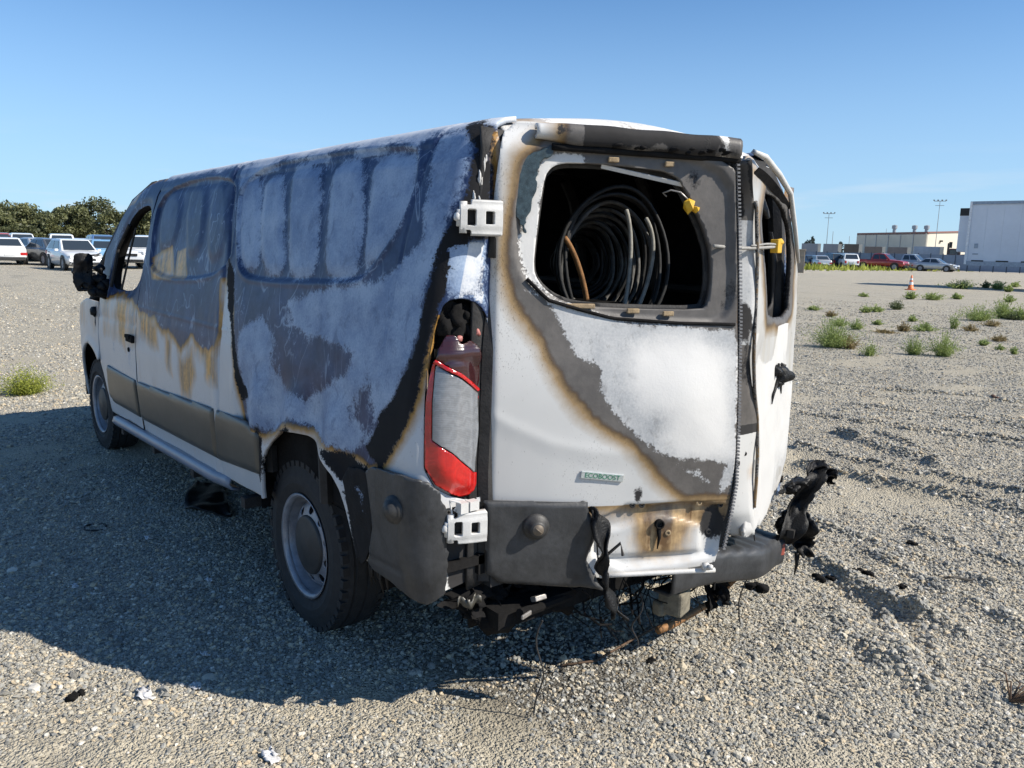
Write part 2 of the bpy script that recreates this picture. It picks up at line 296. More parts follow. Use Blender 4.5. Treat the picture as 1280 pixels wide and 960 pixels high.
SH = {
 'S': {
  'burn': [(4.4,1.34),(3.241,1.245),(2.953,1.229),(2.715,1.276),(2.444,1.261),(2.166,1.181),(1.865,1.158),(1.778,1.12),(1.577,1.121),(1.38,1.037),(1.241,1.136),(0.998,1.12),(0.855,1.112),(0.816,1.225),(0.837,1.331),(0.808,1.447),(0.731,1.469),(0.638,1.27),(0.526,0.913),(0.503,0.823),(0.219,0.804),(0.084,0.865),(-0.081,0.92),(-0.268,0.923),(-0.371,0.9),(-0.595,0.893),(-0.724,0.884),(-0.822,0.915),(-0.916,1.028),(-0.983,1.155),(-1.001,1.307),(-1.006,1.431),(-1.027,1.476),(-1.039,1.543),(-1.046,1.61),(-1.079,1.655),(-1.145,1.656),(-1.131,1.781),(-1.036,2.002),(-0.89,2.051),(2.458,2.014),(3.069,1.755)],
  'ash1': [(0.694,1.527),(0.863,1.867),(0.81,1.934),(0.659,1.927),(0.503,1.64),(0.468,1.491)],
  'ash2': [(0.434,1.499),(0.567,1.82),(0.577,1.923),(0.398,1.938),(0.235,1.642),(0.166,1.493)],
  'ash3': [(0.139,1.544),(0.285,1.88),(0.312,1.965),(0.13,1.96),(-0.012,1.915),(-0.108,1.645),(-0.126,1.502),(0.05,1.488)],
  'ash4': [(-0.203,1.524),(-0.151,1.768),(-0.084,1.953),(-0.332,1.955),(-0.452,1.705),(-0.484,1.535),(-0.367,1.501)],
  'ash5': [(-0.502,1.549),(-0.489,1.733),(-0.398,1.95),(-0.651,1.943),(-0.722,1.9),(-0.75,1.782),(-0.727,1.69),(-0.645,1.595)],
  'ash6': [(0.062,1.39),(-0.214,1.457),(-0.638,1.497),(-0.792,1.586),(-0.89,1.651),(-0.822,1.909),(-0.811,1.996),(-0.953,2.004),(-1.012,1.937),(-1.019,1.788),(-0.992,1.702),(-0.971,1.603),(-0.952,1.503),(-0.952,1.378),(-0.913,1.252),(-0.841,1.133),(-0.754,1.065),(-0.711,0.969),(-0.565,0.901),(-0.371,0.9),(-0.232,0.935),(-0.082,0.94),(0.084,0.876),(0.218,0.815),(0.471,0.848),(0.554,1.204),(0.461,1.278),(0.306,1.312),(0.123,1.214),(0.051,1.056),(-0.187,1.028),(-0.505,1.166),(-0.554,1.257),(-0.17,1.276),(-0.015,1.309)],
  'ash7': [(0.878,1.887),(1.005,2.002),(0.799,2.021),(0.763,2.038),(0.58,1.967),(0.763,1.959)],
  'ash8': [(-0.27,2.046),(-0.64,2.051),(-0.83,2.053),(-0.945,2.01),(-0.741,1.992),(-0.676,1.961)],
  'char1': [(-0.872,2.049),(-1.012,1.937),(-1.027,1.813),(-1.002,1.731),(-0.979,1.633),(-0.967,1.541),(-0.949,1.453),(-0.95,1.353),(-0.915,1.248),(-0.851,1.135),(-0.775,1.069),(-0.741,0.994),(-0.684,0.941),(-0.795,0.881),(-0.916,1.028),(-0.983,1.155),(-1.001,1.307),(-1.006,1.431),(-1.035,1.486),(-1.057,1.568),(-1.079,1.655),(-1.164,1.657),(-1.043,2.002)],
  'char2': [(0.821,1.504),(0.811,1.569),(0.71,1.47),(0.638,1.27),(0.497,0.991),(0.434,0.935),(0.527,0.905),(0.644,1.195),(0.751,1.336)],
  'char3': [(0.185,0.686),(0.086,0.831),(-0.08,0.903),(-0.118,0.894),(0.047,0.787),(0.12,0.63)],
  'char4': [(-0.37,0.875),(-0.595,0.893),(-0.795,0.881),(-0.756,0.672),(-0.628,0.449),(-0.571,0.617),(-0.531,0.79)],
  'tan1': [(2.14,1.521),(1.809,1.592),(1.682,1.416),(2.057,1.395)],
  'tan2': [(1.671,1.425),(1.703,1.567),(1.554,1.587),(1.452,1.422)],
  'tan3': [(2.151,1.376),(1.984,1.318),(1.599,1.367),(1.57,1.307),(1.978,1.234)],
  'drip1': [(1.452,1.046),(1.348,1.006),(1.197,1.099),(1.13,0.941),(1.224,0.817),(1.391,0.799)],
  'drip2': [(1.022,1.118),(0.81,1.117),(0.793,0.925),(0.981,0.929)],
  'drip3': [(2.289,1.212),(1.846,1.151),(1.764,0.993),(1.999,1.014),(2.215,1.04)],
  'drip4': [(2.845,1.236),(2.539,1.255),(2.524,0.905),(2.726,0.989)],
  'drip5': [(1.682,1.111),(1.56,1.105),(1.538,0.884),(1.639,0.916)],
  'panel1': [(2.235,1.942),(0.991,1.972),(0.842,1.751),(0.771,1.464),(2.093,1.398),(2.192,1.626)],
  'panel2': [(0.892,1.978),(-0.182,1.985),(-0.651,1.966),(-0.723,1.927),(-0.765,1.834),(-0.727,1.69),(-0.566,1.538),(-0.486,1.501),(0.438,1.464),(0.656,1.491),(0.741,1.638)],
  'crease': [(-1.232,1.09),(-1.357,1.035)],
 },
 'D': {
  'burn': [(0.198,2.004),(0.134,1.943),(0.104,1.913),(0.086,1.794),(0.069,1.682),(0.059,1.57),(0.084,1.487),(0.124,1.424),(0.187,1.344),(0.228,1.26),(0.274,1.174),(0.359,1.087),(0.479,1.008),(0.569,0.923),(0.646,0.847),(0.716,0.793),(0.915,0.787),(0.834,2.06)],
  'ash': [(0.122,1.503),(0.178,1.478),(0.222,1.437),(0.265,1.352),(0.307,1.286),(0.368,1.262),(0.385,1.243),(0.38,1.174),(0.447,1.086),(0.536,1.004),(0.625,0.949),(0.716,0.885),(0.793,0.837),(0.845,0.8),(0.873,0.823),(0.893,0.88),(0.856,1.379),(0.77,1.378),(0.656,1.393),(0.516,1.395),(0.411,1.413),(0.296,1.443),(0.242,1.468)],
  'isl1': [(0.62,0.944),(0.684,0.934),(0.771,0.929),(0.846,0.91),(0.836,0.859),(0.8,0.854),(0.75,0.895),(0.671,0.909)],
  'bright': [(0.471,1.302),(0.518,1.342),(0.629,1.367),(0.743,1.356),(0.819,1.302),(0.86,1.136),(0.874,0.938),(0.771,0.929),(0.668,0.943),(0.607,1.014),(0.617,1.083),(0.53,1.126),(0.484,1.194)],
  'recess': [(0.113,1.923),(0.2,1.946),(0.801,1.943),(0.826,1.676),(0.846,1.4),(0.654,1.404),(0.41,1.418),(0.29,1.448),(0.199,1.478),(0.129,1.528),(0.094,1.613),(0.093,1.757)],
  'win': [(0.317,1.905),(0.49,1.897),(0.612,1.887),(0.663,1.826),(0.75,1.674),(0.767,1.557),(0.759,1.464),(0.737,1.442),(0.513,1.443),(0.323,1.451),(0.258,1.466),(0.209,1.491),(0.169,1.531),(0.154,1.572),(0.16,1.66),(0.17,1.76),(0.178,1.829),(0.191,1.878),(0.232,1.902)],
  'glass': [(0.104,1.911),(0.2,1.946),(0.2,1.925),(0.16,1.899),(0.152,1.833),(0.14,1.798),(0.134,1.744),(0.117,1.704),(0.123,1.684),(0.093,1.737),(0.096,1.818)],
  'primer': [(0.195,1.927),(0.309,1.929),(0.31,1.897),(0.232,1.894),(0.197,1.873),(0.183,1.824),(0.174,1.755),(0.165,1.655),(0.16,1.569),(0.177,1.529),(0.214,1.489),(0.188,1.493),(0.145,1.534),(0.12,1.579),(0.109,1.629),(0.115,1.679),(0.129,1.739),(0.14,1.803),(0.149,1.833),(0.16,1.901)],
  'plate': [(0.364,0.776),(0.877,0.776),(0.87,0.706),(0.854,0.588),(0.814,0.561),(0.393,0.534)],
  'platetan': [(0.364,0.776),(0.856,0.771),(0.85,0.648),(0.786,0.709),(0.719,0.595),(0.558,0.573),(0.549,0.747),(0.464,0.736),(0.379,0.725)],
  'trim': [(0.003,0.811),(0.357,0.794),(0.37,0.754),(0.394,0.71),(0.383,0.639),(0.366,0.582),(0.402,0.522),(0.425,0.474),(0.275,0.488),(0.066,0.514),(0.016,0.556)],
  'out': [(0.044,1.982),(0.071,2.007),(0.198,2.004),(0.807,1.978),(0.837,1.677),(0.86,1.411),(0.879,1.08),(0.888,0.837),(0.877,0.735),(0.861,0.618),(0.838,0.524),(0.387,0.52),(0.375,0.497),(0.275,0.488),(0.066,0.514),(0.018,0.553),(0.002,0.877),(0.002,1.276),(0.013,1.656),(0.025,1.852)],
  'crease': [(-0.002,1.113),(0.094,1.059),(0.231,0.999),(0.369,0.972),(0.596,0.956)],
  'top': [(0.198,1.997),(0.807,1.976)],
  'slots_t': [(0.383,1.923),(0.422,1.917),(0.575,1.913),(0.608,1.909)],
  'slots_b': [(0.256,1.456),(0.363,1.446),(0.459,1.442),(0.513,1.44),(0.591,1.433),(0.631,1.428)],
  'bolts': [(0.52,0.774),(0.554,0.773),(0.767,0.771),(0.852,0.757),(0.622,0.701),(0.659,0.665),(0.82,0.655)],
 },
 'R': {
  'out': [(1.001,1.959),(0.841,1.955),(0.598,1.915),(0.375,1.862),(0.226,1.725),(0.022,1.522),(-0.066,1.266),(-0.135,0.958),(-0.213,0.67),(0.034,0.552),(0.337,0.505),(0.668,0.467),(0.971,0.519),(0.698,0.575),(0.491,0.583),(0.446,0.845),(0.565,0.999),(0.688,1.144),(0.764,1.393),(0.801,1.597),(0.883,1.789),(0.988,1.875)],
  'win': [(0.694,1.845),(0.501,1.839),(0.324,1.77),(0.217,1.659),(0.15,1.491),(0.171,1.375),(0.53,1.396),(0.587,1.443)],
  'tan': [(1.001,1.959),(0.511,1.869),(0.226,1.725),(0.417,1.813),(0.843,1.887),(0.951,1.865)],
  'hole': [(0.491,1.196),(0.343,1.193),(0.13,1.134),(0.113,1.089),(0.24,1.077),(0.439,1.124)],
 },
 'T': {
  'hole': [(-1.011,1.416),(-1.028,1.466),(-1.089,1.477),(-1.162,1.45),(-1.201,1.398),(-1.243,1.141),(-1.258,0.81),(-1.158,0.817),(-1.028,0.891),(-1.018,1.056),(-1.007,1.232),(-1.009,1.307)],
  'lens': [(-1.024,1.278),(-1.034,1.308),(-1.075,1.323),(-1.154,1.303),(-1.182,1.271),(-1.207,1.145),(-1.221,0.877),(-1.202,0.834),(-1.139,0.831),(-1.031,0.907),(-1.02,1.056),(-1.016,1.208)],
  'clear': [(-1.033,1.268),(-1.197,1.169),(-1.214,1.039),(-1.207,0.906),(-1.045,1.034),(-1.038,1.158)],
  'bar': [(-1.031,1.278),(-1.105,1.236),(-1.202,1.174),(-1.205,1.161),(-1.107,1.22)],
  'bump': [(-0.724,0.893),(-0.926,0.912),(-1.064,0.901),(-1.096,0.791),(-1.095,0.626),(-1.076,0.469),(-0.893,0.508),(-0.684,0.512),(-0.747,0.611),(-0.778,0.708),(-0.756,0.816)],
  'inner': [(-1.064,0.875),(-1.171,0.777),(-1.234,0.708),(-1.206,0.484),(-1.088,0.472),(-1.077,0.63)],
  'wflap': [(-0.545,0.829),(-0.74,0.863),(-0.724,0.722),(-0.632,0.544),(-0.581,0.682)],
  'white': [(-1.007,1.633),(-1.127,1.656),(-1.168,1.45),(-1.119,1.476),(-1.027,1.476)],
  'trimA': [(2.967,0.754),(2.318,0.756),(2.37,0.507),(2.918,0.495),(3.061,0.517)],
  'trimB': [(2.246,0.746),(0.874,0.816),(0.897,0.561),(2.296,0.505)],
  'trimC': [(0.816,0.818),(0.403,0.838),(0.264,0.813),(0.276,0.614),(0.851,0.559)],
 },
}
# ================================================================== ground
RUTS = [((.75, -4.60), (-.35, -4.25), .075, .07), ((.45, -4.62), (-.1, -4.42), .05, .05), ((.55, -4.95), (-.05, -4.70), .05, .05), ((.65, -3.80), (-1.9, -4.05), .045, .035), ((.34, -3.35), (-2.1, -3.62), .050, .04), ((.5, -3.58), (-1.9, -3.83), -.035, .07), ((.34, -3.20), (-2.1, -3.46), -.03, .07),
        ((1.44, -5.1), (-.8, -5.65), .035, .04), ((1.3, -5.35), (-.9, -5.9), .03, .04), ((2.4, -7.3), (-.3, -8.2), .04, .07), ((-.70, -1.64), (-1.75, -1.30), .050, .045), ((-.95, -1.95), (-2.1, -1.55), .035, .05), ((-.85, -1.45), (-1.6, -1.2), -.03, .08), ((-.2, -2.2), (-1.6, -2.05), .025, .05), ((1.5, -6.2), (-.2, -6.5), .03, .05), ((-1.0, -2.5), (-2.3, -2.35), .03, .05), ((-1.45, -.9), (-1.9, -.75), .03, .06), ((-1.3, -1.05), (-1.75, -.9), .025, .05), ((-1.42, -1.30), (-1.78, -.78), .02, .025), ((-1.5, -1.42), (-1.86, -.9), .018, .025), ((-1.35, -1.2), (-1.6, -.75), -.015, .06)]
SAND = [(-1.22, -.20, .16, .30), (-.80, -1.22, .13, .38), (-1.45, -.35, .2, .3), (.0, -3.65, .10, .9), (-1.1, .8, .2, .2), (-1.75, .95, .35, .25), (.2, 2.5, .5, .3), (-1.0, -1.75, .12, .4), (-1.1, -.35, .12, .22), (-.9, -1.35, .10, .35), (-.4, -3.42, .08, .9), (-.6, -3.95, .06, 1.0), (.3, -5.0, .3, .8)]
def ground_z(x, y):
    r = np.hypot(x-CAM[0], y-CAM[1]); fade = 1/(1+(r/14)**2)
    k_ = 1.3
    z = (.030*fbm(x*.9, y*.9, 0, 301, 3)+.016*fbm(x*4.5, y*4.5, 0, 303, 3)+.010*fbm(x*15, y*15, 0, 305, 2))*fade
    for (a, b, h, wd) in RUTS:
        ax, ay = a; ex, ey = b[0]-ax, b[1]-ay; L2 = ex*ex+ey*ey; t = ((x-ax)*ex+(y-ay)*ey)/L2; tc_ = np.clip(t, 0, 1)
        dd = np.hypot(x-ax-tc_*ex, y-ay-tc_*ey)+.05*fbm(x*5, y*5, 0, 307, 2)
        z = z+k_*h*np.exp(-(dd/wd)**2)*(.7+.9*fbm(x*7, y*7, 0, 309, 3))
    return z
def sandy(x, y):
    s = np.zeros_like(x)
    for (cx_, cy_, a, b) in SAND: s = np.maximum(s, np.exp(-(((x-cx_)/a)**2+((y-cy_)/b)**2)))
    return np.clip(.9*s+2.2*fbm(x*1.5, y*1.5, 0, 311, 4)+.03, 0, 1)
mg, n, b = newmat('gravel_ground'); co = objco(n)
def vor(scale, feat='F1', out=0):
    v = N(n, 'ShaderNodeTexVoronoi', feature=feat); v.inputs['Scale'].default_value = scale; n.links.new(co, v.inputs['Vector']); return v
v1, v2, v3 = vor(68), vor(140), vor(26)
def cell(v, st):
    s = N(n, 'ShaderNodeSeparateColor'); n.links.new(v.outputs['Color'], s.inputs[0]); return ramp(n, s.outputs[0], st)
GREYS = [(0, (0.128, 0.131, 0.128)), (.25, (0.255, 0.253, 0.229)), (.5, (0.371, 0.351, 0.301)), (.68, (0.472, 0.428, 0.338)), (.82, (0.537, 0.453, 0.332)), (.92, (0.664, 0.619, 0.537)), (1, (0.766, 0.740, 0.677))]
sand = mix(n, noise(n, 60, 5, .7, co), (0.383, 0.334, 0.243), (0.562, 0.498, 0.376))
big = noise(n, .35, 5, .6, co); mid = noise(n, 2.2, 4, .6, co)
c = mix(n, mrange(n, v1.outputs['Distance'], .25, .62), cell(v1, GREYS), mix(n, .5, cell(v2, GREYS), sand))
c = mix(n, mrange(n, math_(n, 'ADD', math_(n, 'MULTIPLY', big, .5), math_(n, 'MULTIPLY', mid, .5)), .46, .66), c, mix(n, .45, c, sand))
A_s = N(n, 'ShaderNodeAttribute', attribute_name='sand').outputs['Fac']
c = mix(n, math_(n, 'MULTIPLY', A_s, .8), c, sand)
longs = noise(n, .9, 5, .65, objco(n, (.35, 1.0, 1)))
c = mix(n, mrange(n, longs, .52, .72, 0, .45), c, (.17, .165, .15))
c = mix(n, mrange(n, noise(n, 9, 5, .75, co), .56, .72, 0, .5), c, (.12, .118, .11))
soot = N(n, 'ShaderNodeAttribute', attribute_name='soot').outputs['Fac']
c = mix(n, math_(n, 'MULTIPLY', mrange(n, math_(n, 'ADD', soot, math_(n, 'MULTIPLY', noise(n, 5, 5, .7, co), .5)), .45, .95), .8), c, (.03, .029, .028))
n.links.new(c, b.inputs['Base Color']); b.inputs['Roughness'].default_value = .92; b.inputs['Specular IOR Level'].default_value = .25
hgt = math_(n, 'ADD', math_(n, 'MULTIPLY', mrange(n, v1.outputs['Distance'], 0, .6, 1, 0), .8), math_(n, 'ADD', math_(n, 'MULTIPLY', mrange(n, v2.outputs['Distance'], 0, .6, 1, 0), .4), math_(n, 'MULTIPLY', mrange(n, v3.outputs['Distance'], 0, .6, 1, 0), .5)))
bump(n, b, hgt, .9, .016)
RR = [.35]
while RR[-1] < 900: RR.append(RR[-1]*(1.0058 if 1.8 < RR[-1] < 9 else 1.0135)+.002)
RR = np.array(RR); az0 = YAW
ang = np.concatenate([np.arange(-48, 48.01, .28), np.arange(50, 312, 4.0)])*PI/180+az0
Rg, Ag = np.meshgrid(RR, ang, indexing='ij'); gx, gy = CAM[0]+Rg*np.cos(Ag), CAM[1]+Rg*np.sin(Ag); gz = ground_z(gx, gy)
nr, na = Rg.shape; ii = np.arange(nr*na).reshape(nr, na)
Q = np.stack([ii[:-1], ii[1:], np.roll(ii, -1, 1)[1:], np.roll(ii, -1, 1)[:-1]], -1).reshape(-1, 4)
V = np.stack([gx, gy, gz], -1).reshape(-1, 3); V = np.vstack([V, [[CAM[0], CAM[1], 0]]]); cen = len(V)-1
tri = [(cen, int(ii[0, j]), int(ii[0, (j+1) % na])) for j in range(na)]
me = bpy.data.meshes.new('ground'); me.from_pydata(V.tolist(), [], Q.tolist()+tri); me.materials.append(mg); me.polygons.foreach_set('use_smooth', np.ones(len(me.polygons), bool))
darkv = .75*np.exp(-(((V[:, 0]+.95)/.45)**2+((V[:, 1]-.25)/.55)**2))+.5*np.exp(-(((V[:, 0]-1.0)/1.6)**2+((V[:, 1]-.4)/.5)**2))+.3*np.exp(-(((V[:, 0]-.2)/1.2)**2+((V[:, 1]-1.2)/.4)**2))  # three darker patches under and beside the van
for k, a in (('sand', sandy(V[:, 0], V[:, 1])*np.exp(-(np.hypot(V[:, 0]-CAM[0], V[:, 1]-CAM[1])/25)**2)), ('soot', darkv)):
    at = me.attributes.new(k, 'FLOAT', 'POINT'); at.data.foreach_set('value', a.astype(np.float32))
go = bpy.data.objects.new('ground', me); COL.objects.link(go); tag(go, 'wide flat lot of grey and tan gravel', None, None, 'structure')

# loose stones: one scatter, nobody could count it
def stone_pts():
    out = []
    for (r0, r1, d0, d1, lo, hi) in ((.9, 3.2, 8200, 6800, .0025, .0090), (3.2, 5.5, 6800, 3600, .0029, .0095), (5.5, 9, 3600, 1200, .0038, .0110), (9, 16, 1200, 260, .0058, .0135), (16, 34, 260, 0, .0085, .016)):
        half = math.radians(43); area = half*(r1*r1-r0*r0); k = int(area*d0)
        r = np.sqrt(rng.random(k)*(r1*r1-r0*r0)+r0*r0); a = az0+(rng.random(k)*2-1)*half
        x, y = CAM[0]+r*np.cos(a), CAM[1]+r*np.sin(a)
        s = lo*(hi/lo)**(rng.random(k)**1.9); s = np.where(rng.random(k) < .015, s*2.0, s)
        keep = rng.random(k) < np.clip(1.15-1.25*sandy(x, y), .05, 1)*(d0+(d1-d0)*(r-r0)/(r1-r0))/d0
        out.append(np.stack([x, y, s], -1)[keep])
    P = np.concatenate(out)
    for (a, b, h, wd) in RUTS:
        if h < 0: continue
        L_ = math.hypot(b[0]-a[0], b[1]-a[1]); k = int(L_*wd*9000); t = rng.random(k); o_ = rng.normal(0, wd*.8, k); nx, ny = -(b[1]-a[1])/L_, (b[0]-a[0])/L_
        P = np.vstack([P, np.stack([a[0]+(b[0]-a[0])*t+nx*o_, a[1]+(b[1]-a[1])*t+ny*o_, .004+.010*rng.random(k)**2], -1)])
    return P
SP_ = stone_pts(); zz = ground_z(SP_[:, 0], SP_[:, 1])+SP_[:, 2]*.25
me = bpy.data.meshes.new('gravel_stones'); k = len(SP_); me.vertices.add(k); me.vertices.foreach_set('co', np.stack([SP_[:, 0], SP_[:, 1], zz], -1).astype(np.float32).ravel())
sc = np.stack([SP_[:, 2]*(1+.5*rng.random(k)), SP_[:, 2]*(.75+.35*rng.random(k)), SP_[:, 2]*(.55+.35*rng.random(k))], -1)
at = me.attributes.new('ssize', 'FLOAT_VECTOR', 'POINT'); at.data.foreach_set('vector', sc.astype(np.float32).ravel())
at = me.attributes.new('srot', 'FLOAT_VECTOR', 'POINT'); at.data.foreach_set('vector', (np.stack([rng.normal(0, .35, k), rng.normal(0, .35, k), rng.random(k)*6.28], -1)).astype(np.float32).ravel())
at = me.attributes.new('sidx', 'INT', 'POINT'); at.data.foreach_set('value', rng.integers(0, 4, k).astype(np.int32))
st = bpy.data.objects.new('gravel_stones', me); COL.objects.link(st); tag(st, 'loose crushed stones over the gravel lot', None, None, 'stuff')
ms, n, b = newmat('stone'); oi = N(n, 'ShaderNodeObjectInfo'); co = objco(n)
base = ramp(n, oi.outputs['Random'], [(0, (.10, .104, .104)), (.18, (.17, .178, .178)), (.44, (.28, .283, .27)), (.62, (.37, .355, .305)), (.77, (.45, .40, .30)), (.89, (.50, .39, .25)), (.95, (.58, .53, .43)), (1, (.66, .63, .57))])
n.links.new(mix(n, math_(n, 'MULTIPLY', noise(n, 3.0, 4, .65, co), .35), base, (0.537, 0.472, 0.357)), b.inputs['Base Color']); b.inputs['Roughness'].default_value = .85; b.inputs['Specular IOR Level'].default_value = .3
ng = bpy.data.node_groups.new('stone_scatter', 'GeometryNodeTree'); ng.interface.new_socket('Geometry', in_out='INPUT', socket_type='NodeSocketGeometry'); ng.interface.new_socket('Geometry', in_out='OUTPUT', socket_type='NodeSocketGeometry')
gn = ng.nodes; gl_ = ng.links.new; gi_, go_ = gn.new('NodeGroupInput'), gn.new('NodeGroupOutput')
g2i = gn.new('GeometryNodeGeometryToInstance')
for q in range(4):
    ic = gn.new('GeometryNodeMeshIcoSphere'); ic.inputs['Radius'].default_value = 1; ic.inputs['Subdivisions'].default_value = 2
    sp_ = gn.new('GeometryNodeSetPosition'); nx = gn.new('ShaderNodeTexNoise'); nx.noise_dimensions = '4D'; nx.inputs['W'].default_value = q*7.7; nx.inputs['Scale'].default_value = .9; nx.inputs['Detail'].default_value = 1.5
    vs = gn.new('ShaderNodeVectorMath'); vs.operation = 'SUBTRACT'; vs.inputs[1].default_value = (.5, .5, .5); vm = gn.new('ShaderNodeVectorMath'); vm.operation = 'SCALE'; vm.inputs['Scale'].default_value = 2.1
    gl_(nx.outputs['Color'], vs.inputs[0]); gl_(vs.outputs[0], vm.inputs[0]); gl_(ic.outputs[0], sp_.inputs[0]); gl_(vm.outputs[0], sp_.inputs['Offset'])
    sm = gn.new('GeometryNodeSetMaterial'); sm.inputs[2].default_value = ms; ss = gn.new('GeometryNodeSetShadeSmooth'); ss.inputs['Shade Smooth'].default_value = False
    gl_(sp_.outputs[0], sm.inputs[0]); gl_(sm.outputs[0], ss.inputs[0]); gl_(ss.outputs[0], g2i.inputs[0])
iop = gn.new('GeometryNodeInstanceOnPoints'); iop.inputs['Pick Instance'].default_value = True
def nattr(nm, ty):
    x = gn.new('GeometryNodeInputNamedAttribute'); x.data_type = ty; x.inputs[0].default_value = nm; return x.outputs[0]
gl_(gi_.outputs[0], iop.inputs['Points']); gl_(g2i.outputs[0], iop.inputs['Instance']); gl_(nattr('sidx', 'INT'), iop.inputs['Instance Index']); gl_(nattr('ssize', 'FLOAT_VECTOR'), iop.inputs['Scale'])
e2r = gn.new('FunctionNodeEulerToRotation'); gl_(nattr('srot', 'FLOAT_VECTOR'), e2r.inputs[0]); gl_(e2r.outputs[0], iop.inputs['Rotation'])
gl_(iop.outputs[0], go_.inputs[0]); md = st.modifiers.new('scatter', 'NODES'); md.node_group = ng
# ================================================================== the burnt van
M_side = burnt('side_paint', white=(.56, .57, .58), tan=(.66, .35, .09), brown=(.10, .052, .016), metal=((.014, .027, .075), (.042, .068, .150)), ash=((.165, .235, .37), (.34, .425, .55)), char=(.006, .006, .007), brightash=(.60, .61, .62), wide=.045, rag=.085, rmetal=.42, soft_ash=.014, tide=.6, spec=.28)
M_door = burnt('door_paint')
M_roof = burnt('roof_paint', metal=((.30, .28, .26), (.5, .48, .46)), rag=.1)
M_rdoor = burnt('right_door_paint', white=(.47, .465, .45), ash=((.30, .305, .31), (.45, .45, .445)), brightash=(.54, .53, .51), streak=True, rag=.06)
M_char = plain('char', (.010, .0095, .0095), .95, var=.6, scale=9, bmp=.6, spec=.15)
M_soot = plain('sooty_metal', (.030, .028, .027), .7, .2, var=.5, scale=14, bmp=.4)
M_trim = plain('grey_plastic', (.036, .037, .039), .5, var=.55, scale=7, bmp=.3)
M_trimtan = plain('heat_dulled_plastic', (.068, .064, .053), .38, var=.3, scale=3, bmp=.12)
M_melt = plain('melted_plastic', (.007, .007, .0075), .5, var=.5, scale=20, bmp=.7, spec=.3)
M_white = plain('white_bracket_paint', (.54, .53, .51), .5, var=.12, scale=30, bmp=.2)
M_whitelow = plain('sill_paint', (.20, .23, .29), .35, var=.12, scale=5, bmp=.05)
M_tyre = plain('tyre_rubber', (.020, .020, .021), .8, var=.35, scale=30, bmp=.35)
M_rim = plain('wheel_steel', (.27, .28, .31), .42, .4, var=.3, scale=18, bmp=.15)
M_cap = plain('hub_plastic', (.035, .034, .033), .55, var=.4, scale=14, bmp=.2)
M_gum = plain('sealing_strip', (.014, .014, .014), .7, var=.4, scale=40, bmp=.4)
M_tanrub = plain('scorched_adhesive', (.30, .22, .13), .8, var=.4, scale=60, bmp=.4)
M_glassr = plain('sooty_glass', (.035, .055, .065), .3, var=.6, scale=60, bmp=.3)
M_steel = plain('bare_steel', (.32, .30, .28), .45, .6, var=.35, scale=20, bmp=.2)

WZ = np.array([[.30, .985], [.42, 1.0], [.55, 1.015], [.75, 1.03], [.95, 1.03], [1.15, 1.015], [1.25, 1.0], [1.5, .955], [1.75, .90], [1.9, .855], [1.98, .81], [2.02, .77], [2.045, .70], [2.06, .60]])
XC, RC = -.94, .10
def Wd(z): return np.interp(z, WZ[:, 0], WZ[:, 1])
def side_map(U, z, o=0.0, sg=1):
    U = np.asarray(U, float); z = np.asarray(z, float); wd = Wd(z); tp = np.where(U > 3.5, .16*(np.clip(U-3.5, 0, 9)/1.2)**2, 0)
    a = np.clip((XC-U)/RC, 0, PI/2); t = np.clip(XC-U-RC*PI/2, 0, None)
    x = np.where(U > XC, U, XC-RC*np.sin(a))-o*np.sin(a); y = wd-RC+RC*np.cos(a)-t-tp+o*np.cos(a)
    return np.stack([x, sg*y, z+0*U], -1)
SS, SD, SR, ST = SH['S'], SH['D'], SH['R'], SH['T']
van = empty('burnt_van', (0, 0, 0), 0, 'burnt-out white cargo van with scorched panels and both rear doors ajar', 'van')
van['kind'] = 'thing'

ARCH = [(.30, .2), (.285, .42), (.268, .595), (.236, .712), (.14, .815), (0, .872), (-.10, .890), (-.25, .891), (-.39, .851), (-.49, .782), (-.56, .65), (-.62, .5), (-.64, .2)]
FARCH = [(3.15, .2), (3.157, .484), (3.22, .64), (3.33, .77), (3.5, .84), (3.66, .855), (3.85, .80), (4.0, .69), (4.08, .55), (4.12, .2)]
WIN = [(2.39, 1.855), (2.318, 1.64), (2.345, 1.315), (2.76, 1.285), (3.06, 1.30), (3.02, 1.55), (2.86, 1.715), (2.70, 1.82)]
def ztop(U):
    return np.where(U < 2.5, 2.052-.0085*(U+.9), np.interp(U, [2.5, 2.66, 2.89, 3.14, 3.43, 3.62, 3.78, 4.3, 4.6, 4.8], [2.023, 1.976, 1.887, 1.70, 1.45, 1.27, 1.17, 1.09, .98, .8]))
def zsill(U): return np.interp(U, [-1.3, -.7, .25, 3.0, 4.8], [.52, .52, .506, .395, .36])
def umin(z): return np.interp(z, [.4, .8, 1.14, 1.4, 1.65, 1.85, 1.95, 2.06], [-1.23, -1.262, -1.248, -1.205, -1.165, -1.13, -1.09, -.99])
cARCH, cFARCH, cWIN = chaikin(ARCH, 1), chaikin(FARCH, 1), chaikin(WIN, 2)
cHOLE = chaikin(ST['hole'], 1)
UB, UF = 2.292, 3.30        # door rear and front edges
def keep_side(u, z):
    k = np.minimum.reduce([UB-u, u-umin(z), z-zsill(u), ztop(u)-z, -sdf(cARCH, u, z), -sdf(cHOLE, u, z), np.maximum(u+1.078, z-.80)])
    return k
P1, P2 = chaikin(SS['panel1'], 2), chaikin(SS['panel2'], 2)
ovals = [chaikin(SS['ash%d' % i], 2) for i in (1, 2, 3, 4, 5)]
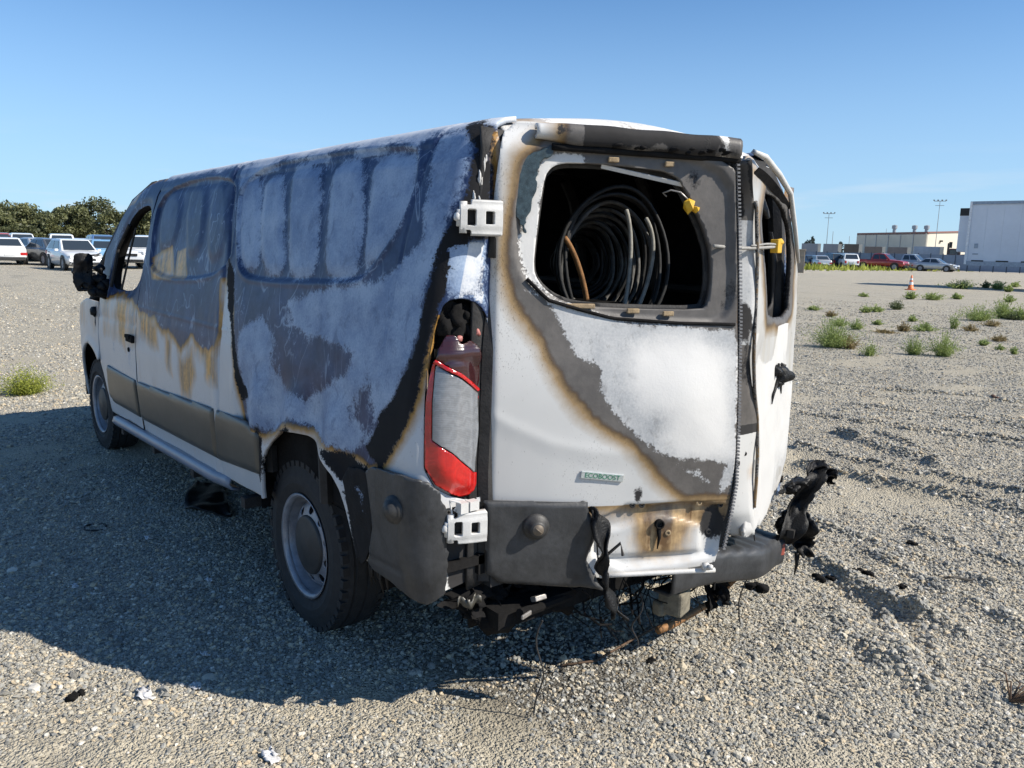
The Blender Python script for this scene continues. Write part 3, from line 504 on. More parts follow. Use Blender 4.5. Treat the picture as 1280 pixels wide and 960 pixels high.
OV1 = [chaikin(q, 2) for q in ([(2.16, 1.90), (1.80, 1.92), (1.72, 1.62), (1.95, 1.56), (2.08, 1.6)], [(1.72, 1.93), (1.38, 1.95), (1.27, 1.60), (1.42, 1.54), (1.55, 1.58)], [(1.30, 1.95), (1.08, 1.96), (.92, 1.62), (1.05, 1.52), (1.2, 1.56)])]
def seamline(u, z):     # the wavy join between the front and rear side panels
    uc = np.interp(z, [.4, .85, 1.18, 1.47, 1.56, 2.05], [.86, .80, .79, .84, .86, 1.05]); return u-uc
def disp_side(u, z):
    o = .006*fbm(u*2.6, z*2.6, 0, 3, 3)+.012*fbm(u*.9, z*.9, 0, 5, 2)
    for P in (P1, P2):
        d = sdf(P, u, z); o -= .015*smooth(-.005, .005, d)-.004*np.exp(-((d+.014)/.01)**2)
    for q, P in enumerate(ovals+OV1):
        d = sdf(P, u, z); o += .013*smooth(-.03, .05, d)
    s = seamline(u, z); o -= .010*np.exp(-(s/.010)**2)*(z > .5); o += .006*np.exp(-((s-.05)/.035)**2)
    o += .007*smooth(-.004, .004, z-(ztop(u)-.092))*(u > -.8)                # roof drip seam
    o -= .005*np.exp(-((u+.80+.35*(2.0-z)*(z > 1.5)*0-.25*(1.99-z)*.25)/.005)**2)*(z > 1.2)   # corner panel seam
    low = smooth(1.12, .95, z)*smooth(.65, .55, u)*smooth(-.7, -.4, u); o += low*.022*np.sin(u*17+3*z)*smooth(.5, .9, z)
    bt = smooth(.012, .0, np.abs(z-1.215)); o += .003*bt*(u > .7)
    o += .010*smooth(.05, .0, -(-sdf(cARCH, u, z)-.05))*0
    edge = -sdf(cARCH, u, z); o += .014*smooth(.06, .01, edge)
    o = o*smooth(-1.22, -.95, u)+.002*fbm(u*12, z*12, 0, 9, 2)
    return o
def at_side(u, z):
    sd = lambda k: sdf(SS[k], u, z)
    nzz = fbm(u*3, z*3, 0, 21, 3); nz2 = fbm(u*9, z*2.5, 0, 27, 3)
    burn = sd('burn')+.05*nz2*(u > .7)
    burn = np.maximum(burn, .05-np.abs(z-ztop(u)+.02))
    T1 = np.maximum.reduce([sd('tan1'), sd('tan2')]); burn = np.minimum(burn, -T1-.0)
    strip = sdf([(.885, 1.45), (.80, 1.455), (.70, 1.2), (.62, 1.02), (.505, .83), (.80, .83), (.80, 1.18)], u, z)     # unburnt strip by the join
    burn = np.minimum(burn, -strip)
    wp = sdf(ST['white'], u, z)+.012*fbm(u*30, z*30, 0, 29, 3)
    ash = np.maximum.reduce([sdf(P, u, z)+.004 for P in ovals]+[sd('ash6'), sd('ash7'), sd('ash8')])
    bar = np.where(z > ztop(u)-.09, .03*np.sign(np.sin(u*9+2*np.sin(u*3)))*np.abs(np.sin(u*9+2*np.sin(u*3)))-.005, -.5)*np.where(u < .95, 1, 9); ash = np.maximum(ash, bar)
    ash = np.maximum(ash, np.where(u < .9, (z-ztop(u)+.045), -.5))  # pale rim under the roof: its sunlit edge put into the ash colour
    dark = np.maximum.reduce([sdf([(.10, 1.28), (-.25, 1.24), (-.47, 1.20), (-.40, 1.12), (.1, 1.17)], u, z), sdf([(-.50, 1.07), (-.74, 1.08), (-.70, 1.0), (-.52, 1.0)], u, z), sdf([(-.30, 1.02), (-.46, 1.0), (-.42, .94), (-.28, .95)], u, z)])
    ash = np.minimum(ash, -dark*.40+.004+.06*nzz+.03*nz2)
    ash = np.maximum(ash, -.035+.055*nzz)
    ash = np.where(u > .95, np.maximum(-.085+.09*nz2, z-ztop(u)+.03), ash)  # same painted sunlit rim, further forward
    drips = np.maximum.reduce([sd('drip%d' % i) for i in (1, 2, 3, 4, 5)]+[sd('tan3'), T1+.01])
    drips = np.maximum(drips, .060*(nz2+.16)-.010+.05*smooth(.95, 1.1, z)-.05) * 1.0
    drips = np.where((u > .8), drips, -.3)
    char = np.maximum.reduce([sd('char1'), sd('char2')-.002, sd('char3'), sd('char4')+.01*nzz])
    # flaked white piece: paint islands over black
    char = np.where(wp > 0, np.minimum(char, -wp*.8), char); char = np.maximum(char, np.where(z > .5, np.minimum(sdf([(.30, .84), (.25, .86), (.235, .70), (.27, .60), (.31, .55), (.33, .62)], u, z), .1)+.012*nz2, -.3)); ash = np.where(wp > -.03, wp*1.2, ash); burn = np.where(wp > -.05, .1, burn)
    return dict(burn=burn, ash=ash, tan=drips, char=char, bright=np.maximum(np.where((wp > 0) & (u < -1.07), .03, -.3), z-ztop(u)+.035))  # last bright term whitens the painted sunlit roof rim
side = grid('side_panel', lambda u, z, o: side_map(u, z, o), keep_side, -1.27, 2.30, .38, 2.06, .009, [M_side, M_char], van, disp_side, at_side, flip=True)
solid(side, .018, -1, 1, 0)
# right-hand side, seen only from within and past the doors
def at_plain(b): return lambda u, z: dict(burn=.2+0*u, ash=-.01+.08*fbm(u*2, z*2, 0, b, 3), tan=-.3+0*u, char=-.3+0*u, bright=-.3+0*u)
rs = grid('side_panel', lambda u, z, o: side_map(u, z, o, -1), lambda u, z: np.minimum.reduce([UB-u, u+1.10, z-zsill(u), ztop(u)-z, -sdf(cARCH, u, z)]), -1.12, 2.30, .38, 2.06, .04, [M_side, M_char], van, lambda u, z: .006*fbm(u*2, z*2, 0, 31, 3), at_plain(33)); solid(rs, .018, -1, 1, 0)

# front doors and wings
def at_front(u, z):
    nz2 = fbm(u*8, z*2.2, 0, 41, 3)
    burn = sdf(SS['burn'], u, z)+.06*nz2
    drips = np.maximum.reduce([sdf(SS['drip4'], u, z), sdf(SS['drip3'], u, z), .05*(nz2+.2)-.01-.1*smooth(1.0, .85, z)])
    return dict(burn=burn, ash=-.05+.09*nz2, tan=drips, char=-.3+0*u, bright=-.3+0*u)
def dfront(u, z):
    o = .006*fbm(u*2.6, z*2.6, 0, 13, 3); d = sdf(cWIN, u, z); o -= .012*smooth(-.05, -.02, d); o -= .005*np.exp(-((z-1.10+.02*(u-2.3))/.012)**2); return o
for sg in (1, -1):
    fm = (lambda s: lambda u, z, o: side_map(u, z, o, s))(sg); fl = sg > 0; hh = .018 if sg > 0 else .04
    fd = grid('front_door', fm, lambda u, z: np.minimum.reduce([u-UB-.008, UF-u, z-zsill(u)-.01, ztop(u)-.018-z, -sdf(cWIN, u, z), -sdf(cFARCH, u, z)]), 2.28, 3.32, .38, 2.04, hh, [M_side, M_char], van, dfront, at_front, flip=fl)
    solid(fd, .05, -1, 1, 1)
    if sg > 0: fdoor = fd
    ff = grid('front_wing', fm, lambda u, z: np.minimum.reduce([u-UF-.008, 4.66-u, z-zsill(u), np.minimum(ztop(u), 1.175)-z, -sdf(cFARCH, u, z)]), 3.28, 4.70, .34, 1.2, .025, [M_side, M_char], van, lambda u, z: .014*smooth(.07, .01, -sdf(cFARCH, u, z))+.006*fbm(u*3, z*3, 0, 19, 2), at_front, flip=fl); solid(ff, .02, -1, 1, 0)
    m = MB()     # A pillar
    pts = [(x, sg*(Wd(z)-.035-(0 if x < 3.5 else .03)), z-.02) for x, z in ((2.60, 1.985), (2.89, 1.885), (3.14, 1.70), (3.43, 1.45), (3.64, 1.26), (3.74, 1.17))]
    m.tube(pts, [.045, .04, .04, .045, .05, .05], 8); m.tube([(2.318, sg*.89, 1.30), (2.318, sg*.84, 1.64), (2.36, sg*.80, 1.9)], .035, 6); m.build('windscreen_pillar', M_soot, van, True)
m = MB()
m.box((2.40, Wd(1.0)+.004, 1.005), (.15, .03, .045)); m.box((2.40, Wd(1.0)+.02, 1.02), (.10, .02, .025)); o = m.build('door_handle', M_char, fdoor); bevel(o, .006)
m = MB(); m.lathe([(0, 0), (0, .016), (.01, .014), (.012, 0)], ((2.45, Wd(.93)-.002, .93), (0, 1, 0)), 12); m.build('door_lock', M_char, fdoor)
m = MB(); m.tube([(3.02, .99, 1.30), (2.98, .94, 1.56), (2.84, .895, 1.72)], .012, 6); m.tube([(2.86, .96, 1.29), (2.80, .92, 1.50), (2.74, .88, 1.70)], .008, 6); m.build('window_channel', M_soot, fdoor)

# roof, bonnet, front
def keep_roof(x, y): return np.minimum.reduce([x+1.035, 2.62-x-.10*(y/.7)**2, .705-np.abs(y)])
def roof_map(x, y, o):
    z = ztop(x)-.006+.055*(1-(y/.70)**2)*smooth(0, .25, 1.0-np.abs(y/.72))**.3 - .06*smooth(-.90, -1.05, x)**2 - .05*smooth(2.3, 2.62, x)**2
    return np.stack([x+0*y, y, z+o], -1)
def droof(x, y): return .005*np.cos(y*2*PI/.28)*smooth(.62, .5, np.abs(y))*smooth(-.85, -.7, x)*smooth(2.3, 2.1, x)+.008*fbm(x*2, y*2, 0, 51, 3)
def aroof(x, y):
    f = fbm(x*1.6, y*1.6, 0, 55, 4)
    return dict(burn=.03+.25*f-.12*smooth(.1, .7, y)*smooth(1.5, -.9, x), ash=.01+.2*fbm(x*1.3, y*1.3, 0, 57, 4), tan=-.1+.2*f, char=-.08+.16*f-.2*(y > -.1), bright=.05+.2*f)
ro = grid('roof', roof_map, keep_roof, -1.05, 2.64, -.72, .72, .03, [M_roof, M_char], van, droof, aroof); solid(ro, .02, -1, 1, 0)
def bonnet(x, y, o):
    z = np.interp(x, [3.70, 4.2, 4.5, 4.64, 4.70], [1.185, 1.12, 1.04, .97, .88])-.05*(y/.9)**2*smooth(3.7, 4.6, x)-.03*(np.abs(y)/.9)**6
    return np.stack([x-.16*(y/.9)**2*smooth(4.2, 4.7, x), y, z+o], -1)
bo = grid('bonnet', bonnet, lambda x, y: np.minimum.reduce([x-3.68, 4.70-x, .90-np.abs(y)]), 3.66, 4.72, -.92, .92, .05, [M_side, M_char], van, lambda x, y: .01*fbm(x*2, y*2, 0, 61, 3), lambda x, y: dict(burn=.2+0*x, ash=.02+.2*fbm(x*2, y*2, 0, 63, 3), tan=-.3+0*x, char=-.3+0*x, bright=-.3+0*x)); solid(bo, .02, -1, 1, 0)
m = MB(); m.sheet(lambda a, b: (4.70-.17*((a*2-1))**2-.10*(b-.45)**2+.03*(b < .45), (a*2-1)*.90, .30+.58*b), 16, 8); o = m.build('front_bumper', M_melt, van, True); solid(o, .03)
m = MB()
for q in range(4): m.box((4.73, 0, .62+.065*q), (.03, 1.1-.06*q, .03))
bevel(m.build('grille', M_melt, van), .006)
for sg in (1, -1):
    m = MB(); m.lump((4.60, sg*.74, .82), (.10, .13, .13), 3, .15); m.build('headlight', M_char, van, True)

# inside: floor, arches, ribs, dashboard, burnt seats
m = MB(); m.box((1.3, 0, .60), (4.7, 1.9, .03)); m.box((-.99, 0, .585), (.12, 1.6, .07)); m.build('load_floor', M_char, van)
for sg in (1, -1):
    m = MB(); m.box((-.16, sg*.80, .76), (.9, .30, .32)); m.box((-.16, sg*.815, .945), (.96, .37, .06)); o = m.build('wheel_housing', M_char, van); bevel(o, .06, 3)  # thin upper plate added to seal out sun leaking over the arch
m = MB()
for x in (-.85, -.35, .2, .75, 1.3, 1.85): m.box((x, 0, 2.035), (.06, 1.34, .03))
m.build('roof_bow', M_soot, van)
for sg in (1, -1):
    m = MB()
    for x in (-.80, -.25, .30, .85, 1.4, 1.95): m.tube([(x, sg*(Wd(z)-.055), z) for z in (.62, .95, 1.25, 1.5, 1.75, 1.9, 2.0)], .028, 6)
    for z in (1.22, 1.45): m.tube([(x, sg*(Wd(z)-.05), z) for x in (-.85, .5, 2.2)], .022, 6)
    m.build('wall_rib', M_soot, van)
m = MB(); m.sheet(lambda a, b: (3.45+.2*math.sin(b*PI)*.4, (a*2-1)*.86, .80+.36*b+.02*math.sin(a*31)), 20, 6); m.box((3.55, 0, 1.06), (.35, 1.66, .14)); m.lump((3.3, .45, 1.10), (.10, .2, .10), 5); m.lump((3.3, -.2, 1.0), (.14, .3, .12), 6)
m.build('dashboard', M_char, van)
for yy in (.45, -.40):
    m = MB(); m.box((2.65, yy, .86), (.46, .46, .08)); m.tube([(2.42, yy+.2, .9), (2.30, yy+.2, 1.30), (2.28, yy+.12, 1.42), (2.28, yy-.12, 1.42), (2.30, yy-.2, 1.30), (2.42, yy-.2, .9)], .016, 6)
    for z in (1.0, 1.1, 1.2, 1.3): m.tube([(2.40-(z-.9)*.25, yy+.2, z), (2.42-(z-.9)*.25, yy-.2, z)], .005, 5)
    m.build('seat_frame', M_char, van)
m = MB(); m.tube([(3.02, .45+.19*math.cos(a), 1.18+.17*math.sin(a)) for a in np.linspace(0, 2*PI, 24, endpoint=False)], .011, 6, closed=True); m.tube([(3.02, .45, 1.18), (3.35, .45, 1.0)], .02, 6); m.build('steering_wheel', M_char, van)

# rear opening frame
m = MB()
def pillar(sg):
    pts = [(-1.025, sg*y, z) for z, y in ((.52, .755), (.9, .765), (1.3, .755), (1.7, .72), (1.88, .69), (1.96, .62), (1.985, .5))]
    m.tube(pts, .035, 6)
pillar(1); pillar(-1.10); m.box((-1.01, 0, 1.985), (.07, 1.3, .05)); m.box((-1.03, -.02, .545), (.07, 1.56, .09)); o = m.build('rear_frame', M_soot, van)
m = MB()
def dp(a, b):
    z = .50+1.50*a; u0_ = float(umin(z)); yE = float(Wd(z))-RC-(XC-u0_-RC*PI/2); return (-1.030+.05*b, yE+.07-.20*b, z)
m.sheet(dp, 24, 2); o = m.build('pillar_blocker', M_soot, van, True); solid(o, .01)  # sheet added to stop sun leaking through the hinge-side gap
m = MB(); m.sheet(lambda a, b: (-.985-.055*math.sin(a*PI/2), -.80-.13*math.cos(a*PI/2)-.06*a*0, .52+1.40*b), 6, 12); m.build('rear_pillar', M_side, van, True)

# lower trim, sill band, running board
def lowband(name, poly, off, th, mat, u0, u1, z0, z1, dsp=None):
    P = np.array(poly)
    o = grid(name, lambda u, z, o: side_map(u, z, o+off), lambda u, z: sdf(P, u, z), u0, u1, z0, z1, .02, mat, van, dsp, None, flip=True); solid(o, th); return o
for k, (a, b) in dict(trimA=(2.3, 3.1), trimB=(.86, 2.32), trimC=(.25, .86)).items():
    q = ST[k]
    if k == 'trimA': q = [(3.07, .752), (2.318, .750), (2.318, .507), (2.99, .492), (3.10, .53)]
    if k == 'trimB': q = [(2.275, .748), (.845, .818), (.85, .562), (2.275, .505)]
    lowband('side_trim', q, .016, .02, M_trimtan, a-.05, b+.05, .47, .86, lambda u, z: -.012*smooth(.016, .0, sdf(np.array(q), u, z)))
m = MB()
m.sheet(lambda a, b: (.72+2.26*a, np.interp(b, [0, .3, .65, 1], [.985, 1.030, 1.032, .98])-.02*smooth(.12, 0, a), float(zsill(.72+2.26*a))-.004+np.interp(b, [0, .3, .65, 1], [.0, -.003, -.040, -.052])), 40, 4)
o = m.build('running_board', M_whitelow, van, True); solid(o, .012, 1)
for q in range(4): m = MB(); m.box((.5+.75*q, .97, .40-.03*q+.03), (.05, .12, .05)); m.build('board_bracket', M_soot, van)

# rear corner cladding with its towing cap, bare metal beside it
P = chaikin(ST['bump'], 1)
def rag(P, s, a, f): return lambda u, z: sdf(P, u, z)+a*fbm(u*f, z*f, 0, s, 3)
bc = grid('corner_cladding', lambda u, z, o: side_map(u, z, o+.022), lambda u, z: np.where(u < -1.02, sdf(P, u, z)+.02*fbm(u*22, z*22, 0, 71, 3), sdf(P, u, z)+.006*fbm(u*20, z*20, 0, 72, 2)), -1.14, -.66, .44, .94, .010, M_trim, van,
          lambda u, z: -.02*smooth(.02, .0, np.abs(z-.565+.08*(u+.8)))*smooth(-.98, -.9, u)*.35+.02*smooth(.62, .48, z)*-.6+.003*fbm(u*9, z*9, 0, 74, 2), None, flip=True); solid(bc, .012)
m = MB(); p = side_map(-.925, .79, .02); nrm = Vector((0, 1, 0))
m.lathe([(0, .048), (.012, .046), (.014, .036), (.024, .034), (.03, .02), (.034, .018), (.034, 0)], (p, (-.12, 1, 0)), 24); m.build('towing_cap', M_cap, bc, True)
g = grid('corner_metal', lambda u, z, o: side_map(u, z, o-.012), lambda u, z: sdf([(-1.02, .93), (-1.25, .80), (-1.22, .53), (-.98, .50)], u, z), -1.26, -.98, .44, .93, .02, [M_door], van, lambda u, z: .012*fbm(u*11, z*11, 0, 77, 3), lambda u, z: dict(burn=-.035+.16*fbm(u*7, z*7, 0, 78, 3)+.9*(-1.085-u), ash=-.2+0*u, tan=-.2+0*u, char=.06*fbm(u*9, z*7, 0, 79, 3)+1.0*(-1.105-u), bright=-.3+0*u), flip=True)
m = MB()
for q in range(4):
    t = q/3; m.sheet(lambda a, b: (-1.072+.01*math.sin(q*2+a*4), .90-.05*t-.045*a, .492-.012*t-.022*b+.012*math.sin(a*6+q)), 5, 2)
o = m.build('torn_edge', M_trimtan, bc, True); solid(o, .004)
# burnt-out metal between arch and cladding
wf = chaikin([(-.53, .84), (-.74, .88), (-.76, .80), (-.745, .66), (-.66, .50), (-.61, .50), (-.58, .68)], 1)
g = grid('arch_liner', lambda u, z, o: side_map(u, z, o+.009), lambda u, z: sdf(wf, u, z)+.012*fbm(u*16, z*16, 0, 81, 3), -.80, -.50, .45, .92, .012, [M_side, M_char], van, lambda u, z: .012*fbm(u*10, z*10, 0, 83, 3), lambda u, z: dict(burn=.3+0*u, ash=sdf([(-.60, .815), (-.725, .825), (-.72, .70), (-.67, .64), (-.63, .72)], u, z), tan=-.3+0*u, char=.04*fbm(u*9, z*9, 0, 84, 2)+.02-.4*np.clip(sdf([(-.60, .815), (-.725, .825), (-.72, .70), (-.67, .64), (-.63, .72)], u, z)+.01, 0, 1), bright=-.3+0*u), flip=True); solid(g, .006, -1, 1, 1)
m = MB()
for q in range(11):
    a = rng.random(4); m.lump((-.68-.10*a[0], 1.0-.03*a[1], .50+.16*a[2]), (.012+.02*a[3], .012, .02+.03*a[0]), q+20, .5)
for q in range(5): m.tube([(-.66-.03*q, 1.0, .55), (-.67-.03*q, 1.0+.01*(q % 2), .48), (-.665-.028*q, .99, .42+.02*(q % 3))], [.008, .006, .002], 5)
m.build('melted_liner', M_melt, van, True)

# tail light: pocket, red and clear lenses, melted crown
hs = cHOLE
pk = grid('light_pocket', lambda u, z, o: side_map(u, z, o-.05), lambda u, z: sdf(hs, u, z)+.02, -1.30, -.97, .78, 1.52, .015, M_char, van, lambda u, z: .03*fbm(u*9, z*9, 0, 91, 3)*smooth(1.28, 1.36, z), None, flip=True)
m = MB(); k = len(hs)
V = [side_map(q[0], q[1], .0) for q in hs]+[side_map(q[0], q[1], -.055) for q in hs]; m.add(V, [(i, (i+1) % k, (i+1) % k+k, i+k) for i in range(k)]); m.build('pocket_wall', M_char, pk)
m = MB()
for q in range(6):
    pp = side_map(-1.02-.026*q, 1.425-.03*(q % 2), -.05); m.lump(pp, (.03, .03, .045), q+50, 1.0, sub=3)
m.build('burnt_foam', M_char, pk, True)
def lens_mat(name, c, rough, rib):
    mt, n, b = newmat(name); co = objco(n); f = noise(n, 25, 4, .6, co)
    refl = N(n, 'ShaderNodeTexWave'); refl.bands_direction = 'Z'; refl.inputs['Scale'].default_value = 7; refl.inputs['Distortion'].default_value = 14; refl.inputs['Detail'].default_value = 4; refl.inputs['Detail Scale'].default_value = 3; n.links.new(co, refl.inputs[0])
    fx = math_(n, 'ADD', math_(n, 'MULTIPLY', f, .6), math_(n, 'MULTIPLY', refl.outputs[1], .4))
    n.links.new(mix(n, mrange(n, fx, .25, .8), tuple(x*.86 for x in c), tuple(min(1, x*1.1) for x in c)), b.inputs['Base Color']); b.inputs['Roughness'].default_value = rough; b.inputs['Coat Weight'].default_value = .9; b.inputs['Coat Roughness'].default_value = .07
    wv = N(n, 'ShaderNodeTexWave'); wv.bands_direction = 'Z'; wv.inputs['Scale'].default_value = rib; wv.inputs['Distortion'].default_value = 1.2; n.links.new(co, wv.inputs[0])
    bump(n, b, math_(n, 'ADD', math_(n, 'MULTIPLY', wv.outputs[1], .5), math_(n, 'MULTIPLY', noise(n, 60, 4, .6, co), 1.0)), .16, .004); return mt
M_red = lens_mat('red_lens', (.46, .010, .008), .2, 70); M_clear = lens_mat('clear_lens', (.20, .21, .225), .18, 55); M_dred = lens_mat('smoked_lens', (.030, .005, .006), .3, 30)
cl, lp, br = np.array(ST['clear']), chaikin(ST['lens'], 1), np.array(ST['bar'])
lmap = lambda off: (lambda u, z, o: side_map(u, z, o+off))
lb = lambda u, z: .018*smooth(0, .05, np.maximum(sdf(lp, u, z), .05-np.abs(z-1.30)*.9))*smooth(1.385, 1.33, z)+.010*np.clip(1-np.abs(u+1.105)/.05, 0, 1)
upper = lambda u, z: (z-np.interp(u, [-1.21, -1.03], [1.165, 1.272]))      # above the slanted bar
tl = empty('tail_light'); tl.parent = van
def lens(nm, mt, kp, off=.004):
    o = grid(nm, lmap(off), kp, -1.24, -1.0, .80, 1.36, .0075, mt, tl, lb, None, flip=True); solid(o, .006); return o
lens('clear_lens', M_clear, lambda u, z: np.minimum(sdf(cl, u, z), sdf(lp, u, z)), .006)
lens('red_lens', M_red, lambda u, z: np.minimum.reduce([sdf(lp, u, z), -sdf(cl, u, z)-.003, -upper(u, z)]))
cwn = chaikin([(-1.026, 1.24), (-1.034, 1.33), (-1.058, 1.372), (-1.085, 1.352), (-1.105, 1.330), (-1.15, 1.345), (-1.185, 1.30), (-1.21, 1.15)], 2)
lens('melted_crown', M_dred, lambda u, z: np.minimum(sdf(cwn, u, z)+.006*fbm(u*40, z*40, 0, 97, 3), upper(u, z)-.014), -.004)
lens('red_reflector_bar', M_red, lambda u, z: np.minimum.reduce([sdf(lp, u, z), upper(u, z)-.001, .013-upper(u, z)]), .010)
M_pink = plain('melted_red_plastic', (.42, .16, .14), .5, var=.4, scale=60, bmp=.4)
for (u, z, r) in ((-1.10, 1.348, .010), (-1.168, 1.365, .009)): m = MB(); m.lump(side_map(u, z, -.008), (r, r, r*1.35), int(u*-1000), .5); m.build('melted_blob', M_pink, tl, True)
# wheels
def wheel(c, R, sg, steer=0.0):
    x, y, z = c     # y is the outer sidewall plane
    w_ = empty('wheel', (x, y, z)); w_.parent = van; w_.rotation_euler = (0, 0, steer)
    m = MB(); prof = [(-.205, .215), (-.215, .25), (-.225, R-.07), (-.215, R-.03), (-.19, R-.008), (-.16, R), (-.125, R), (-.12, R-.008), (-.115, R-.008), (-.11, R), (-.07, R), (-.065, R-.008), (-.06, R-.008), (-.055, R), (-.035, R-.006), (-.012, R-.028), (0, R-.07), (.002, R-.10), (-.006, .25), (-.016, .222), (-.03, .212)]
    m.lathe([(h*sg, r) for h, r in prof], ((0, 0, 0), (0, 1, 0)), 64)
    for j in range(44):     # shoulder tread blocks
        a = 2*PI*j/44
        for hh in (-.025, -.195):
            m.box((math.cos(a)*(R-.017), hh*sg, math.sin(a)*(R-.017)), (.024, .030, .034), Matrix.Rotation(-a, 3, 'Y'))
    m.build('tyre', M_tyre, w_, False)
    m = MB(); m.lathe([(h*sg, r) for h, r in [(-.03, .205), (-.012, .222), (-.006, .228), (-.010, .214), (-.03, .205), (-.07, .196), (-.10, .19), (-.20, .19), (-.21, .215)]], ((0, 0, 0), (0, 1, 0)), 56); rimo = m.build('rim', M_rim, w_, True); solid(rimo, .004)
    hl = [(.156*math.cos(2*PI*(j+.5)/10), .156*math.sin(2*PI*(j+.5)/10)) for j in range(10)]
    def kd(u, v):
        k = np.minimum(.197-np.hypot(u, v), np.hypot(u, v)-.05)
        for hx, hy in hl: k = np.minimum(k, np.hypot(u-hx, v-hy)-.0215)
        return k
    def dmap(u, v, o):
        r = np.hypot(u, v); return np.stack([u, sg*(np.interp(r, [0, .12, .135, .17, .197], [-.035, -.035, -.04, -.052, -.085])+o), v], -1)
    dsc = grid('wheel_disc', dmap, kd, -.2, .2, -.2, .2, .0095, M_rim, w_, None, None, flip=sg > 0); solid(dsc, .006, -1)
    m = MB(); m.lathe([(h*sg, r) for h, r in [(-.037, .128), (-.028, .126), (-.024, .115), (-.020, .06), (-.016, .05), (-.016, 0)]], ((0, 0, 0), (0, 1, 0)), 40); m.build('hub_cap', M_cap, w_, True)
wheel((.005, .962, .356), .372, 1); wheel((3.75, .962, .350), .358, 1, .03); wheel((.005, -.962, .356), .372, -1); wheel((3.75, -.962, .35), .358, -1, .03)

# underneath
m = MB(); m.tube([(0, -.75, .37), (0, .75, .37)], .05, 10); m.lump((0, .05, .37), (.16, .2, .16), 8, .1)
m.build('rear_axle', M_soot, van, True)
m = MB()
for sg in (1, -1): m.box((1.4, sg*.48, .47), (4.7, .09, .13)); m.tube([(.75, sg*.58, .46), (.3, sg*.58, .34), (0, sg*.58, .31), (-.4, sg*.58, .35), (-.8, sg*.58, .47)], .025, 6)
m.build('chassis_rail', M_soot, van)
m = MB(); m.box((1.6, -.05, .42), (1.3, .7, .22)); o = m.build('fuel_tank', M_soot, van); bevel(o, .05, 3)
m = MB(); m.tube([(3, .1, .35), (1, -.3, .36), (.4, -.35, .45), (-.5, -.5, .42)], .03, 8); m.build('exhaust', M_soot, van)
for sg in (1, -1):
    m = MB(); m.sheet(lambda a, b: (-.16+.56*math.cos(PI*(.0+a)), sg*(.62+.36*b), .42+.52*math.sin(PI*a)), 18, 3); m.build('inner_arch', M_char, van, True)
    m = MB(); m.sheet(lambda a, b: (3.65+.56*math.cos(PI*(.0+a)), sg*(.55+.38*b), .35+.50*math.sin(PI*a)), 18, 3); m.build('inner_arch', M_char, van, True)

# burnt mirror on the driver's door
m = MB()
KM = lambda u, z: np.minimum.reduce([sdf(chaikin([(-.10, -.20), (-.085, .16), (-.05, .20), (.07, .20), (.095, .15), (.06, -.02), (.07, -.20)], 1), u, z)+.012*fbm(u*25, z*25, 0, 111, 3), -sdf([(-.03, -.13), (-.03, -.18), (.025, -.18), (.03, -.12), (0, -.10)], u, z), np.hypot(u-.03, z-.0)-.012, np.hypot(u-.04, z-.03)-.008])
mx_, my_, mz_ = 3.12, 1.135, 1.395
e1 = np.array([math.cos(-1.75), math.sin(-1.75), 0]); e3 = np.array([0, 0, 1.0]); en = np.array([-math.sin(-1.75), math.cos(-1.75), 0])*-1
g = grid('door_mirror', lambda u, z, o: np.array([mx_, my_, mz_])+u[..., None]*e1*.72+z[..., None]*e3*.64+o[..., None]*en, KM, -.13, .13, -.25, .25, .012, M_melt, van, lambda u, z: .03*fbm(u*9, z*7, 0, 112, 3)+.015*smooth(.0, .08, sdf([(-.1, -.2), (-.1, .2), (.1, .2), (.1, -.2)], u, z)), None); solid(g, .04, -1)
m = MB(); m.tube([(3.14, 1.14, 1.36), (3.16, 1.10, 1.37), (3.14, 1.02, 1.33), (3.12, .97, 1.30)], [.035, .03, .03, .045], 8); m.tube([(3.14, 1.16, 1.33), (3.12, 1.06, 1.26), (3.14, .98, 1.24)], [.025, .03, .045], 8)
for q in range(7): m.lump((3.14+.08*(rng.random()-.5), 1.02+.12*rng.random(), 1.22+.22*rng.random()), (.03, .035, .035), q+130, .45)
m.build('mirror_arm', M_melt, g, True)
m = MB(); m.lump((3.40, 1.03, 1.10), (.03, .025, .035), 144, .5); m.tube([(3.42, 1.0, 1.12), (3.40, 1.02, 1.02), (3.40, 1.02, .95)], [.02, .012, .004], 6); m.build('melted_trim', M_melt, van, True)
# ------------------------------------------------------------------ left rear door (swung out a little)
TH = math.radians(28.0); HL = np.array([-1.05, .79])
def ldoor(s, z, o=0.0):
    s = np.asarray(s, float); o = np.asarray(o, float)
    return np.stack([HL[0]-s*math.sin(TH)-o*math.cos(TH), HL[1]-s*math.cos(TH)+o*math.sin(TH), np.asarray(z, float)+0*s+0*o], -1)
def LD(s, z, o=0.0): return tuple(float(q) for q in ldoor(s, z, o))
NL = Vector((-math.cos(TH), math.sin(TH), 0)); TL = Vector((-math.sin(TH), -math.cos(TH), 0))
RL = Matrix((TL, Vector((0, 0, 1)), NL)).transposed()          # columns: along the door, up, outward
cOUT, cLW, cREC = chaikin(SD['out'], 1), chaikin(SD['win'], 1), chaikin(SD['recess'], 2)
cPL, cTR = chaikin(SD['plate'], 1), np.array(SD['trim'])
CR = np.array(SD['crease'])
